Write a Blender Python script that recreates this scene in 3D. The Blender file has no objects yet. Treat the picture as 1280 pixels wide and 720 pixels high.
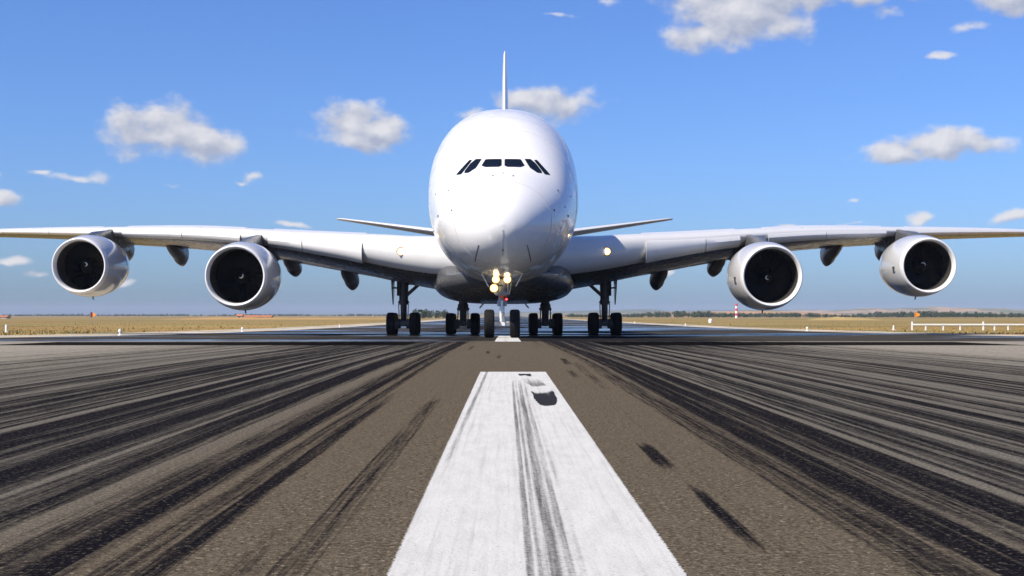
import bpy, bmesh, math, random
import numpy as np
from mathutils import Vector, Matrix
from mathutils.bvhtree import BVHTree

random.seed(7)
rng = np.random.default_rng(11)
scene = bpy.context.scene
C = scene.collection
PI = math.pi
R = math.radians

# ------------------------------------------------------------------ camera
cam = bpy.data.cameras.new("camera")
cam_o = bpy.data.objects.new("camera", cam)
C.objects.link(cam_o)
cam_o.location = (0, 0, 0.80)
cam_o.rotation_euler = (PI / 2, 0, 0)
cam.sensor_width = 36
cam.lens = 1700 / 1280 * 36
cam.shift_x = 7 / 1280
cam.shift_y = 34 / 1280
cam.clip_start = 0.05
cam.clip_end = 60000
scene.camera = cam_o

# ------------------------------------------------------------------ sun, sky, exposure
SUN = Vector((-0.99, -0.76, 1.22)).normalized()      # direction towards the sun
sun_az = math.atan2(SUN.x, SUN.y)
sun_el = math.asin(SUN.z)
sl = bpy.data.lights.new("sun", 'SUN')
sl.energy = 5.0
sl.angle = R(0.5)
sl.color = (1.0, 0.90, 0.76)
sun_o = bpy.data.objects.new("sun", sl)
sun_o.rotation_euler = (-SUN).to_track_quat('-Z', 'Y').to_euler()
sun_o.location = (-30, -30, 50)
C.objects.link(sun_o)

world = bpy.data.worlds.new("World")
scene.world = world
world.use_nodes = True
SKY_STRENGTH = 0.07


def build_sky():
    nt = world.node_tree
    N, L = nt.nodes, nt.links
    bg = N['Background']
    bg.inputs[1].default_value = SKY_STRENGTH

    def math_(op, a, b=None, c=None, clamp=False):
        n = N.new('ShaderNodeMath'); n.operation = op; n.use_clamp = clamp
        for i, v in enumerate((a, b, c)):
            if v is None: continue
            if isinstance(v, (int, float)): n.inputs[i].default_value = v
            else: L.new(v, n.inputs[i])
        return n.outputs[0]

    def vmath(op, a, b=None, c=None):
        n = N.new('ShaderNodeVectorMath'); n.operation = op
        for i, v in enumerate((a, b, c)):
            if v is None: continue
            if isinstance(v, (tuple, list)): n.inputs[i].default_value = v
            else: L.new(v, n.inputs[i])
        return n.outputs['Value'] if op == 'LENGTH' else n.outputs[0]

    sky = N.new('ShaderNodeTexSky'); sky.sky_type = 'NISHITA'; sky.sun_disc = False
    sky.sun_elevation = sun_el; sky.sun_rotation = sun_az
    sky.altitude = 0; sky.air_density = 1.0; sky.dust_density = 1.0; sky.ozone_density = 1.0
    hs = N.new('ShaderNodeMix'); hs.data_type = 'RGBA'; hs.blend_type = 'MULTIPLY'   # polarised, deeper blue
    hs.inputs[0].default_value = 1; hs.inputs[7].default_value = (.62, .93, 1.60, 1)
    L.new(sky.outputs[0], hs.inputs[6])

    tc = N.new('ShaderNodeTexCoord')
    sep = N.new('ShaderNodeSeparateXYZ'); L.new(tc.outputs['Generated'], sep.inputs[0])
    az = math_('ARCTAN2', sep.outputs[0], sep.outputs[1])
    el = math_('ARCSINE', sep.outputs[2])
    comb = N.new('ShaderNodeCombineXYZ'); L.new(az, comb.inputs[0]); L.new(el, comb.inputs[1])
    P = comb.outputs[0]

    clouds = [  # azimuth, elevation, half width, half height (in 1/1700 rad), weight
        (-411, 224, 78, 34, 1.0), (-380, 216, 66, 24, 1.0), (-430, 216, 56, 18, .95),
        (-195, 236, 52, 30, 1.0), (-160, 230, 60, 17, .95), (-180, 216, 50, 20, .85),
        (-523, 165, 52, 11, .85), (-560, 168, 32, 8, .75),
        (-613, 132, 48, 13, .82), (-620, 164, 32, 7, .7),
        (-312, 173, 40, 13, .62), (-330, 168, 30, 8, .55), (-420, 155, 60, 12, .5),
        (65, 264, 56, 24, 1.0), (30, 262, 50, 20, .9), (-40, 250, 40, 14, .7),
        (290, 366, 100, 40, 1.05), (330, 385, 90, 30, 1.0), (240, 345, 60, 24, .9), (205, 345, 30, 10, .6),
        (205, 394, 44, 14, .85), (120, 384, 40, 14, .6), (65, 364, 50, 8, .48),
        (430, 375, 40, 20, .85), (490, 384, 36, 16, .85), (460, 360, 50, 14, .6),
        (610, 370, 56, 20, .95), (650, 384, 50, 18, .9), (560, 340, 60, 12, .5), (520, 310, 60, 10, .45),
        (520, 200, 66, 18, 1.0), (478, 194, 54, 16, .92), (572, 203, 40, 16, .85), (640, 200, 30, 10, .5),
        (425, 142, 22, 7, .7), (505, 116, 32, 9, .85), (620, 113, 60, 11, .85), (430, 112, 40, 5, .6),
        (350, 110, 30, 5, .55), (-270, 110, 40, 7, .7), (-600, 60, 50, 9, .55), (-560, 47, 40, 9, .55),
        (-300, 40, 60, 10, .42), (90, 44, 60, 10, .45), (200, 52, 50, 8, .45), (-470, 40, 50, 9, .45), (640, 50, 60, 9, .4),
    ]
    r = random.Random(5)
    for _ in range(26):          # the same broken fair-weather cloud all round the horizon
        a = r.uniform(0.55, 2 * PI - 0.55) * 1700
        if a > PI * 1700: a -= 2 * PI * 1700
        e = r.uniform(0.05, 0.75) * 1700
        w = r.uniform(60, 160)
        clouds.append((a, e, w, w * r.uniform(.28, .45), r.uniform(.8, 1.0)))
    # domain warp so outlines billow
    nz1 = N.new('ShaderNodeTexNoise'); nz1.inputs['Scale'].default_value = 26; nz1.inputs['Detail'].default_value = 3
    L.new(P, nz1.inputs['Vector'])
    warp = vmath('MULTIPLY_ADD', nz1.outputs['Color'], (.026, .020, 0), (-.013, -.010, 0))
    Pw = vmath('ADD', P, warp)
    def blobs(Pq):
        field = None
        for (a, e, w, h, wt) in clouds:
            if h < 16 and abs(a) < 700: wt *= .74 if e > 150 else .88
            sx, sy = 1700 / (w * 1.12), 1700 / (h * 1.18)
            q = vmath('MULTIPLY_ADD', Pq, (sx, sy, 0), (-a / 1700 * sx, -e / 1700 * sy, 0))
            f = math_('SUBTRACT', wt, vmath('LENGTH', q))
            field = f if field is None else math_('MAXIMUM', field, f)
        return field
    field = blobs(Pw)
    field1 = blobs(vmath('ADD', Pw, (-.003, .0065, 0)))

    def fbm(offset):
        m = vmath('MULTIPLY_ADD', P, (1, 1.35, 1), offset)
        n = N.new('ShaderNodeTexNoise'); n.inputs['Scale'].default_value = 30
        n.inputs['Detail'].default_value = 7; n.inputs['Roughness'].default_value = .52
        L.new(m, n.inputs['Vector'])
        return n.outputs[0]
    n0 = fbm((0, 0, 0)); n1 = fbm((-.006, .0085, 0))
    d = math_('ADD', field, math_('MULTIPLY', math_('SUBTRACT', n0, .5), 1.75))
    mr = N.new('ShaderNodeMapRange'); mr.interpolation_type = 'SMOOTHSTEP'
    mr.inputs['From Min'].default_value = .0; mr.inputs['From Max'].default_value = .52
    L.new(d, mr.inputs['Value'])
    alpha = math_('MULTIPLY', mr.outputs[0], .93)
    shade = math_('ADD', math_('ADD', .42, math_('MULTIPLY', math_('SUBTRACT', n0, n1), 2.6)), math_('MULTIPLY', math_('SUBTRACT', field, field1), 1.0), clamp=True)
    ccol = N.new('ShaderNodeMix'); ccol.data_type = 'RGBA'
    ccol.inputs[6].default_value = (4.3, 4.7, 5.9, 1)
    ccol.inputs[7].default_value = (8.0, 7.9, 8.2, 1)
    L.new(shade, ccol.inputs[0])
    mix = N.new('ShaderNodeMix'); mix.data_type = 'RGBA'
    L.new(alpha, mix.inputs[0]); L.new(hs.outputs[2], mix.inputs[6]); L.new(ccol.outputs[2], mix.inputs[7])
    L.new(mix.outputs[2], bg.inputs[0])


build_sky()
scene.view_settings.view_transform = 'Standard'
scene.view_settings.look = 'None'
scene.view_settings.gamma = 1
scene.view_settings.exposure = 0.51
scene.render.engine = 'CYCLES'
scene.cycles.use_denoising = True
scene.cycles.max_bounces = 8
scene.cycles.volume_bounces = 0
scene.cycles.sample_clamp_indirect = 4


# ------------------------------------------------------------------ materials
def mat(name, color, rough=.5, metal=0., spec=.5, coat=0., emit=None, estr=0.):
    m = bpy.data.materials.new(name); m.use_nodes = True
    b = m.node_tree.nodes['Principled BSDF']
    b.inputs['Base Color'].default_value = (*color, 1)
    b.inputs['Roughness'].default_value = rough
    b.inputs['Metallic'].default_value = metal
    b.inputs['Specular IOR Level'].default_value = spec
    b.inputs['Coat Weight'].default_value = coat
    b.inputs['Coat Roughness'].default_value = .06
    if emit:
        b.inputs['Emission Color'].default_value = (*emit, 1)
        b.inputs['Emission Strength'].default_value = estr
    return m


class NT:
    """small node helper"""
    def __init__(s, m):
        s.nt = m.node_tree; s.b = s.nt.nodes['Principled BSDF']
    def n(s, t, **kw):
        x = s.nt.nodes.new(t)
        for k, v in kw.items(): setattr(x, k, v)
        return x
    def l(s, a, b): s.nt.links.new(a, b)
    def math(s, op, a, b=None, clamp=False):
        x = s.n('ShaderNodeMath', operation=op, use_clamp=clamp)
        for i, v in enumerate((a, b)):
            if v is None: continue
            if isinstance(v, (int, float)): x.inputs[i].default_value = v
            else: s.l(v, x.inputs[i])
        return x.outputs[0]
    def noise(s, vec, scale, detail=4, rough=.55):
        x = s.n('ShaderNodeTexNoise'); x.inputs['Scale'].default_value = scale
        x.inputs['Detail'].default_value = detail; x.inputs['Roughness'].default_value = rough
        s.l(vec, x.inputs['Vector']); return x.outputs[0]
    def mapping(s, vec, scale, loc=(0, 0, 0)):
        x = s.n('ShaderNodeMapping'); x.inputs['Scale'].default_value = scale; x.inputs['Location'].default_value = loc
        s.l(vec, x.inputs['Vector']); return x.outputs[0]
    def ramp(s, v, a, b, lo=0., hi=1., smooth=True):
        x = s.n('ShaderNodeMapRange'); x.interpolation_type = 'SMOOTHSTEP' if smooth else 'LINEAR'
        x.inputs['From Min'].default_value = a; x.inputs['From Max'].default_value = b
        x.inputs['To Min'].default_value = lo; x.inputs['To Max'].default_value = hi
        s.l(v, x.inputs['Value']); return x.outputs[0]
    def mix(s, f, a, b):
        x = s.n('ShaderNodeMix', data_type='RGBA')
        for i, v in ((0, f), (6, a), (7, b)):
            if isinstance(v, (int, float)): x.inputs[i].default_value = v
            elif isinstance(v, tuple): x.inputs[i].default_value = (*v, 1)
            else: s.l(v, x.inputs[i])
        return x.outputs[2]
    def pos(s):
        return s.n('ShaderNodeNewGeometry').outputs['Position']
    def attr(s, name):
        return s.n('ShaderNodeAttribute', attribute_name=name).outputs['Fac']
    def bump(s, h, strength, dist):
        x = s.n('ShaderNodeBump'); x.inputs['Strength'].default_value = strength
        x.inputs['Distance'].default_value = dist
        s.l(h, x.inputs['Height']); s.l(x.outputs[0], s.b.inputs['Normal'])


def grime(name, color, dirt, rough=.3, coat=0., amount=.25, scale=1.2, metal=0.):
    m = mat(name, color, rough, metal, coat=coat); k = NT(m); p = k.pos()
    a = k.noise(k.mapping(p, (1, .25, 1)), scale, 6, .6)
    f = k.ramp(a, .45, .8, 0, amount)
    k.l(k.mix(f, color, dirt), k.b.inputs['Base Color'])
    b = k.noise(p, scale * 3, 3)
    k.l(k.ramp(b, .3, .7, rough * .8, rough * 1.3), k.b.inputs['Roughness'])
    return m


M = {}
M['paint'] = grime('white_paint', (.74, .74, .735), (.56, .55, .54), .22, .35, .16, .6)
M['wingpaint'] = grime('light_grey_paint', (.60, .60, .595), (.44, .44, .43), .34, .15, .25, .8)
M['shaded_underpaint'] = grime('shaded_underside_paint', (.075, .077, .082), (.04, .04, .04), .30, .15, .4, .9)  # grey underside paint, darkened to carry the shade beneath the aircraft
M['fairing'] = grime('fairing_dark_grey', (.040, .040, .043), (.025, .025, .025), .4, .05, .4, 2)
M['nacelle'] = grime('nacelle_paint', (.47, .475, .48), (.30, .30, .30), .16, .5, .3, 1.2)
M['lip'] = mat('inlet_lip_paint', (.70, .70, .70), .25)
M['liner'] = grime('inlet_liner', (.030, .028, .025), (.018, .018, .017), .6, 0, .5, 3)
M['blade'] = mat('fan_blade_titanium', (.010, .010, .011), .5, .2)
M['spinner'] = mat('spinner_black', (.010, .010, .011), .5, spec=.2)
M['mark'] = mat('spinner_white_mark', (.8, .76, .66), .5)
M['hot'] = grime('exhaust_metal', (.30, .28, .26), (.12, .11, .1), .35, 0, .5, 2, metal=.8)
M['seam'] = mat('seam_sealant', (.06, .06, .065), .6)
M['tyre'] = grime('tyre_rubber', (.011, .011, .012), (.03, .028, .025), .8, 0, .4, 5)
M['tyre'].node_tree.nodes['Principled BSDF'].inputs['Specular IOR Level'].default_value = .15
M['hub'] = grime('wheel_hub', (.42, .42, .42), (.1, .1, .1), .45, 0, .6, 6)
M['gear'] = grime('gear_grey_paint', (.30, .31, .32), (.08, .08, .08), .45, 0, .5, 4)
M['geardark'] = grime('gear_dark_metal', (.09, .09, .095), (.03, .03, .03), .5, 0, .5, 4)
M['chrome'] = mat('piston_chrome', (.75, .75, .76), .12, 1.)
M['gearwhite'] = mat('gear_white_paint', (.78, .78, .77), .4)
M['orange'] = mat('orange_safety_ribbon', (.75, .12, .02), .6)
M['glass'] = mat('cockpit_glass', (.004, .006, .008), .06, 0, .32, 0)
M['cabinglass'] = mat('cabin_window_glass', (.03, .035, .045), .1)
M['lamp'] = mat('lit_lamp', (1, .9, .7), .3, emit=(1, .80, .48), estr=14)
M['lampglow'] = mat('lit_lamp_reflector', (1, .8, .5), .3, emit=(1, .52, .12), estr=1.7)
M['beacon'] = mat('lit_red_beacon', (.8, .02, .02), .3, emit=(1, .03, .04), estr=8)
M['white'] = grime('white_weathered_paint', (.78, .78, .76), (.5, .47, .4), .6, 0, .4, 4)
M['red'] = mat('red_mast_paint', (.62, .03, .03), .55)
M['flag'] = mat('orange_cloth', (.80, .25, .02), .8)
M['flagdark'] = mat('dark_red_cloth', (.20, .02, .02), .8)
M['pole'] = mat('galvanised_pole', (.35, .35, .36), .5, .6)
M['terra'] = grime('terracotta_roof', (.42, .15, .06), (.25, .1, .05), .8, 0, .5, .5)
M['plaster'] = grime('cream_plaster', (.62, .5, .36), (.4, .32, .24), .85, 0, .4, .5)
M['dark'] = mat('dark_opening', (.03, .03, .035), .4)


# ------------------------------------------------------------------ object helpers
WM = {}


def link(o, parent=None, mw=None, label=None, cat=None, group=None, kind=None):
    C.objects.link(o)
    mw = mw if mw is not None else Matrix()
    if parent is not None:
        o.parent = parent
        o.matrix_basis = WM[parent.name].inverted() @ mw
    else:
        o.matrix_basis = mw
    WM[o.name] = mw.copy()
    if label: o['label'] = label
    if cat: o['category'] = cat
    if group: o['group'] = group
    if kind: o['kind'] = kind
    return o


def mesh(name, verts, faces, mats, smooth=True, midx=None, sharp=None):
    me = bpy.data.meshes.new(name)
    me.from_pydata([tuple(map(float, v)) for v in verts], [], [tuple(map(int, f)) for f in faces])
    for m in (mats if isinstance(mats, (list, tuple)) else [mats]): me.materials.append(M[m] if isinstance(m, str) else m)
    if midx is not None: me.polygons.foreach_set('material_index', list(midx))
    me.polygons.foreach_set('use_smooth', [smooth] * len(me.polygons))
    me.update()
    bm = bmesh.new(); bm.from_mesh(me); bmesh.ops.recalc_face_normals(bm, faces=bm.faces); bm.to_mesh(me); bm.free()
    if smooth and sharp: me.set_sharp_from_angle(angle=R(sharp))
    return me


def obj(name, me, parent=None, mw=None, **kw):
    return link(bpy.data.objects.new(name, me), parent, mw, **kw)


def empty(name, loc, parent=None, **kw):
    o = bpy.data.objects.new(name, None); o.empty_display_size = .3
    return link(o, parent, Matrix.Translation(loc), **kw)


def loft(S, closed=True, cap0=True, cap1=True, off=0):
    """S: (n, m, 3) rings -> verts, faces"""
    S = np.asarray(S, float); n, m, _ = S.shape
    V = S.reshape(-1, 3); F = []
    mm = m if closed else m - 1
    for i in range(n - 1):
        for j in range(mm):
            k = (j + 1) % m
            F.append((off + i * m + j, off + i * m + k, off + (i + 1) * m + k, off + (i + 1) * m + j))
    if cap0: F.append(tuple(off + j for j in range(m)))
    if cap1: F.append(tuple(off + (n - 1) * m + j for j in range(m))[::-1])
    return V, F


class MB:
    """collect simple solids into one mesh"""
    def __init__(s): s.v = []; s.f = []; s.mi = []
    def add(s, V, F, mi=0):
        o = len(s.v); s.v += [tuple(v) for v in V]; s.f += [tuple(i + o for i in f) for f in F]; s.mi += [mi] * len(F)
    def box(s, c, size, mi=0, mw=None):
        hx, hy, hz = [k / 2 for k in size]
        V = [Vector((x * hx, y * hy, z * hz)) for x in (-1, 1) for y in (-1, 1) for z in (-1, 1)]
        if mw is not None: V = [mw @ v for v in V]
        V = [v + Vector(c) for v in V]
        s.add(V, [(0, 1, 3, 2), (4, 6, 7, 5), (0, 4, 5, 1), (2, 3, 7, 6), (0, 2, 6, 4), (1, 5, 7, 3)], mi)
    def tube(s, p, q, r0, r1=None, n=14, mi=0):
        r1 = r0 if r1 is None else r1
        p, q = Vector(p), Vector(q); d = (q - p).normalized()
        a = d.orthogonal().normalized(); b = d.cross(a)
        ring = lambda c, r: [c + (a * math.cos(t) + b * math.sin(t)) * r for t in np.linspace(0, 2 * PI, n, endpoint=False)]
        V, F = loft([[list(v) for v in ring(p, r0)], [list(v) for v in ring(q, r1)]]); s.add(V, F, mi)
    def lathe(s, prof, axis='Y', n=32, mi=0, origin=(0, 0, 0), cap=False):
        S = []
        for (x, r) in prof:
            t = np.linspace(0, 2 * PI, n, endpoint=False)
            if axis == 'Y': ring = np.stack([r * np.cos(t), np.full(n, x), r * np.sin(t)], 1)
            elif axis == 'X': ring = np.stack([np.full(n, x), r * np.cos(t), r * np.sin(t)], 1)
            else: ring = np.stack([r * np.cos(t), r * np.sin(t), np.full(n, x)], 1)
            S.append(ring + np.array(origin))
        V, F = loft(S, True, cap, cap); s.add(V, F, mi)
    def mesh(s, name, mats, smooth=True, sharp=35): return mesh(name, s.v, s.f, mats, smooth, s.mi, sharp)


def pchip(x, y):
    x, y = np.asarray(x, float), np.asarray(y, float)
    h = np.diff(x); dl = np.diff(y) / h
    d = np.zeros_like(y); d[0] = dl[0]; d[-1] = dl[-1]
    for i in range(1, len(x) - 1):
        if dl[i - 1] * dl[i] > 0:
            w1, w2 = 2 * h[i] + h[i - 1], h[i] + 2 * h[i - 1]
            d[i] = (w1 + w2) / (w1 / dl[i - 1] + w2 / dl[i])
    def f(t):
        t = np.clip(np.asarray(t, float), x[0], x[-1])
        i = np.clip(np.searchsorted(x, t) - 1, 0, len(h) - 1)
        u = (t - x[i]) / h[i]
        return ((1 + 2 * u) * (1 - u) ** 2 * y[i] + u * (1 - u) ** 2 * h[i] * d[i]
                + u * u * (3 - 2 * u) * y[i + 1] + u * u * (u - 1) * h[i] * d[i + 1])
    return f


# ------------------------------------------------------------------ ground
G = pchip([-100, 0, 20, 34, 48, 60, 84, 110, 200, 500, 1500, 9000],
          [0, 0, 0, -.06, -.13, -.20, -.43, -.60, -.90, -1.10, -1.2, -1.3])


def g(y): return float(G(y))


YR = list(np.arange(-14, 2, .5)) + list(np.arange(2, 30, .25)) + list(np.arange(30, 56, .5))
y_ = 56.
while y_ < 6300: YR.append(y_); y_ *= 1.05
YR = np.array(YR)
XL, XR = -22.5, 27.5


def grid_obj(name, X, Y, dz, material, kind, parent=None, attrs=None, label=None, cat=None):
    X = np.asarray(X); Y = np.asarray(Y)
    gx, gy = np.meshgrid(X, Y)
    gz = G(gy) + dz
    V = np.stack([gx, gy, gz], 2).reshape(-1, 3)
    nx, ny = len(X), len(Y)
    i = np.arange(ny - 1)[:, None] * nx + np.arange(nx - 1)[None, :]
    F = np.stack([i, i + 1, i + nx + 1, i + nx], 2).reshape(-1, 4)
    me = bpy.data.meshes.new(name)
    me.vertices.add(len(V)); me.vertices.foreach_set('co', V.ravel())
    me.loops.add(F.size); me.loops.foreach_set('vertex_index', F.ravel())
    me.polygons.add(len(F)); me.polygons.foreach_set('loop_start', np.arange(0, F.size, 4))
    me.polygons.foreach_set('use_smooth', [True] * len(F))
    me.update(calc_edges=True)
    me.materials.append(material)
    for k, fn in (attrs or {}).items():
        a = me.attributes.new(k, 'FLOAT', 'POINT')
        a.data.foreach_set('value', np.asarray(fn(gx, gy), np.float32).ravel())
    return obj(name, me, parent, kind=kind, label=label, cat=cat)


def ground_material():
    m = mat('dry_grass_ground', (0.2220, 0.1628, 0.0740), .9, spec=.1); k = NT(m); p = k.pos()
    a = k.noise(k.mapping(p, (.012, .03, 1)), 1, 6, .65)
    b = k.noise(k.mapping(p, (.15, .25, 1)), 1, 6, .7)
    c = k.noise(k.mapping(p, (.012, .05, 1), (40, 3, 0)), 1, 5, .65)
    col = k.mix(k.ramp(a, .38, .62), (.280, .203, .062), (0.1480, 0.1295, 0.0444))
    col = k.mix(k.ramp(b, .45, .75, 0, .7), col, (0.3404, 0.2516, 0.1110))
    col = k.mix(k.ramp(c, .50, .62, 0, .6), col, (0.3404, 0.1480, 0.0407))
    col = k.mix(k.ramp(k.noise(k.mapping(p, (.03, .06, 1), (9, 9, 0)), 1, 6, .7), .54, .66, 0, .85), col, (0.0740, 0.0814, 0.0259))
    k.l(col, k.b.inputs['Base Color'])
    k.bump(b, .6, .15)
    return m


ground = grid_obj('ground', np.concatenate([np.linspace(-6000, -60, 40), np.linspace(-56, 56, 30), np.linspace(60, 6000, 40)]),
                  YR, -.02, ground_material(), 'structure')

# ---- runway with rubber deposits
STREAKS = [  # x, half width, strength, y0, y1, drift per metre
    (-1.08, .055, .95, -20, 14.6, -.004), (-1.20, .05, .55, -20, 30, -.003), (-1.47, .085, .85, -20, 60, .001),
    (-1.68, .07, .5, -20, 22, .002), (-1.98, .12, .75, -20, 60, .001), (-2.30, .05, .5, -20, 60, .001),
    (-2.50, .13, 1.0, -20, 60, .0005), (-2.85, .06, .45, -20, 60, 0), (-3.33, .14, 1.0, -20, 60, 0), (-3.05, .05, .6, -20, 40, 0),
    (-3.7, .07, .5, -20, 60, 0), (-4.12, .12, .8, -20, 60, 0), (-4.6, .08, .55, -20, 60, 0), (-5.42, .12, .8, -20, 60, 0),
    (-5.0, .06, .5, -20, 60, 0), (-6.0, .07, .45, -20, 60, 0), (-6.6, .10, .7, -20, 60, 0), (-7.4, .07, .5, -20, 60, 0),
    (-8.2, .10, .55, -20, 60, .003), (-9.6, .08, .5, -20, 60, 0), (-11.2, .09, .4, -20, 60, 0),
    (-.66, .05, .62, 3, 13.8, -.002), (-.72, .012, .55, -20, 13.6, -.002), (-.60, .014, .55, -20, 13.6, -.002),
    (-.78, .09, .33, -20, 7.6, -.006),
    (.84, .05, 1.25, 6.9, 8.7, .0), (.84, .032, 1.2, 4.4, 6.6, .004), (.95, .05, .22, -20, 24, .001),
    (.80, .06, .75, 21.5, 26.5, .010), (.84, .05, .6, 17, 20.2, .004), (1.02, .07, .45, 14, 24, .006), (1.30, .06, .4, -20, 60, .002),
    (1.62, .13, .95, -20, 60, .002), (1.42, .06, .5, -20, 60, .002), (1.85, .05, .45, -20, 60, 0), (2.08, .10, 1.0, -20, 60, .001),
    (2.35, .06, .5, -20, 60, 0), (2.65, .14, .65, -20, 60, .001), (3.0, .06, .6, -20, 60, 0), (3.3, .10, .75, -20, 60, 0),
    (3.78, .08, .9, -20, 60, 0), (4.2, .10, .55, -20, 60, 0), (4.66, .08, .75, -20, 60, 0), (5.2, .10, .5, -20, 60, 0),
    (5.9, .08, .65, -20, 60, 0), (6.8, .08, .4, -20, 60, 0), (7.6, .08, .5, -20, 60, 0), (9.0, .1, .4, -20, 60, 0),
    (-.42, .05, .8, 29, 33, 0), (-.15, .05, .55, 25, 29, 0), (-.95, .05, .6, 33, 40, 0),
]
xs1 = np.arange(-30, 30, .01)


def smooth_noise(width):
    n = rng.standard_normal(len(xs1)); k = int(width / .01)
    ker = np.hanning(2 * k + 3); ker /= ker.sum()
    v = np.convolve(n, ker, 'same'); return v / v.std()


NF = [smooth_noise(w) for w in (.035, .035, .09, .09, .3, .3)]


def rubber(X, Y):
    env = np.clip((np.abs(X - .05) - 1.02) / .5, 0, 1) * np.clip(1.15 - (np.abs(X) - 4.0) / 8, .12, 1)
    f1 = np.clip(.5 + .5 * np.sin(Y * .09 + X * 1.7), 0, 1); f2 = np.clip(.5 + .5 * np.sin(Y * .21 + X * 3.1 + 1), 0, 1)
    I = lambda v: np.interp(X, xs1, v)
    fine = I(NF[0]) * f1 + I(NF[1]) * (1 - f1)
    mid = I(NF[2]) * f2 + I(NF[3]) * (1 - f2)
    wide = I(NF[4]) * f1 + I(NF[5]) * (1 - f1)
    base = env * (.43 + .20 * fine + .19 * mid + .16 * wide)
    r = np.clip(base, 0, 1)
    wob = .02 * np.sin(Y * .13 + X * 2) + .012 * np.sin(Y * .37 + X * 5)
    for (x, w, s, y0, y1, dr) in STREAKS:
        d = (X - x - dr * Y - wob * min(1, w * 10)) / w
        fl = min(1.2, .3 * (y1 - y0))
        fade = np.clip((Y - y0) / fl, 0, 1) * np.clip((y1 - Y) / max(fl, (y1 - y0) * .12), 0, 1)
        a = s * .72 * np.exp(-np.abs(d) ** 5) * fade * (1 + .16 * fine * min(1, w * 9))
        r = 1 - (1 - r) * (1 - np.clip(a, 0, 1))
    far = np.clip((Y - 28) / 20, 0, 1)
    heavy = np.exp(-((X - 4.6) / 3.8) ** 4) * far * .62 + np.exp(-((X + 3.6) / 2.6) ** 4) * far * .25
    r = 1 - (1 - r) * (1 - np.clip(heavy + .1 * mid * far, 0, 1))
    r *= np.clip(np.abs(X) * 0 + 1, 0, 1)
    return np.clip(r, 0, 1)


def mirage_band(X, Y):
    # dark mirage band painted into the asphalt, one block each side of the centreline
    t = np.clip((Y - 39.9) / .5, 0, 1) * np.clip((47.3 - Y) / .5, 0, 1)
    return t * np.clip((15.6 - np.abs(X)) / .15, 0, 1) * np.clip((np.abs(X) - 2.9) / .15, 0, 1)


def mirage_gloss(X, Y):
    return np.clip((Y - 47.5) / 2, 0, 1)  # glossy dark stretch of asphalt put in to imitate the mirage shimmer


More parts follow.
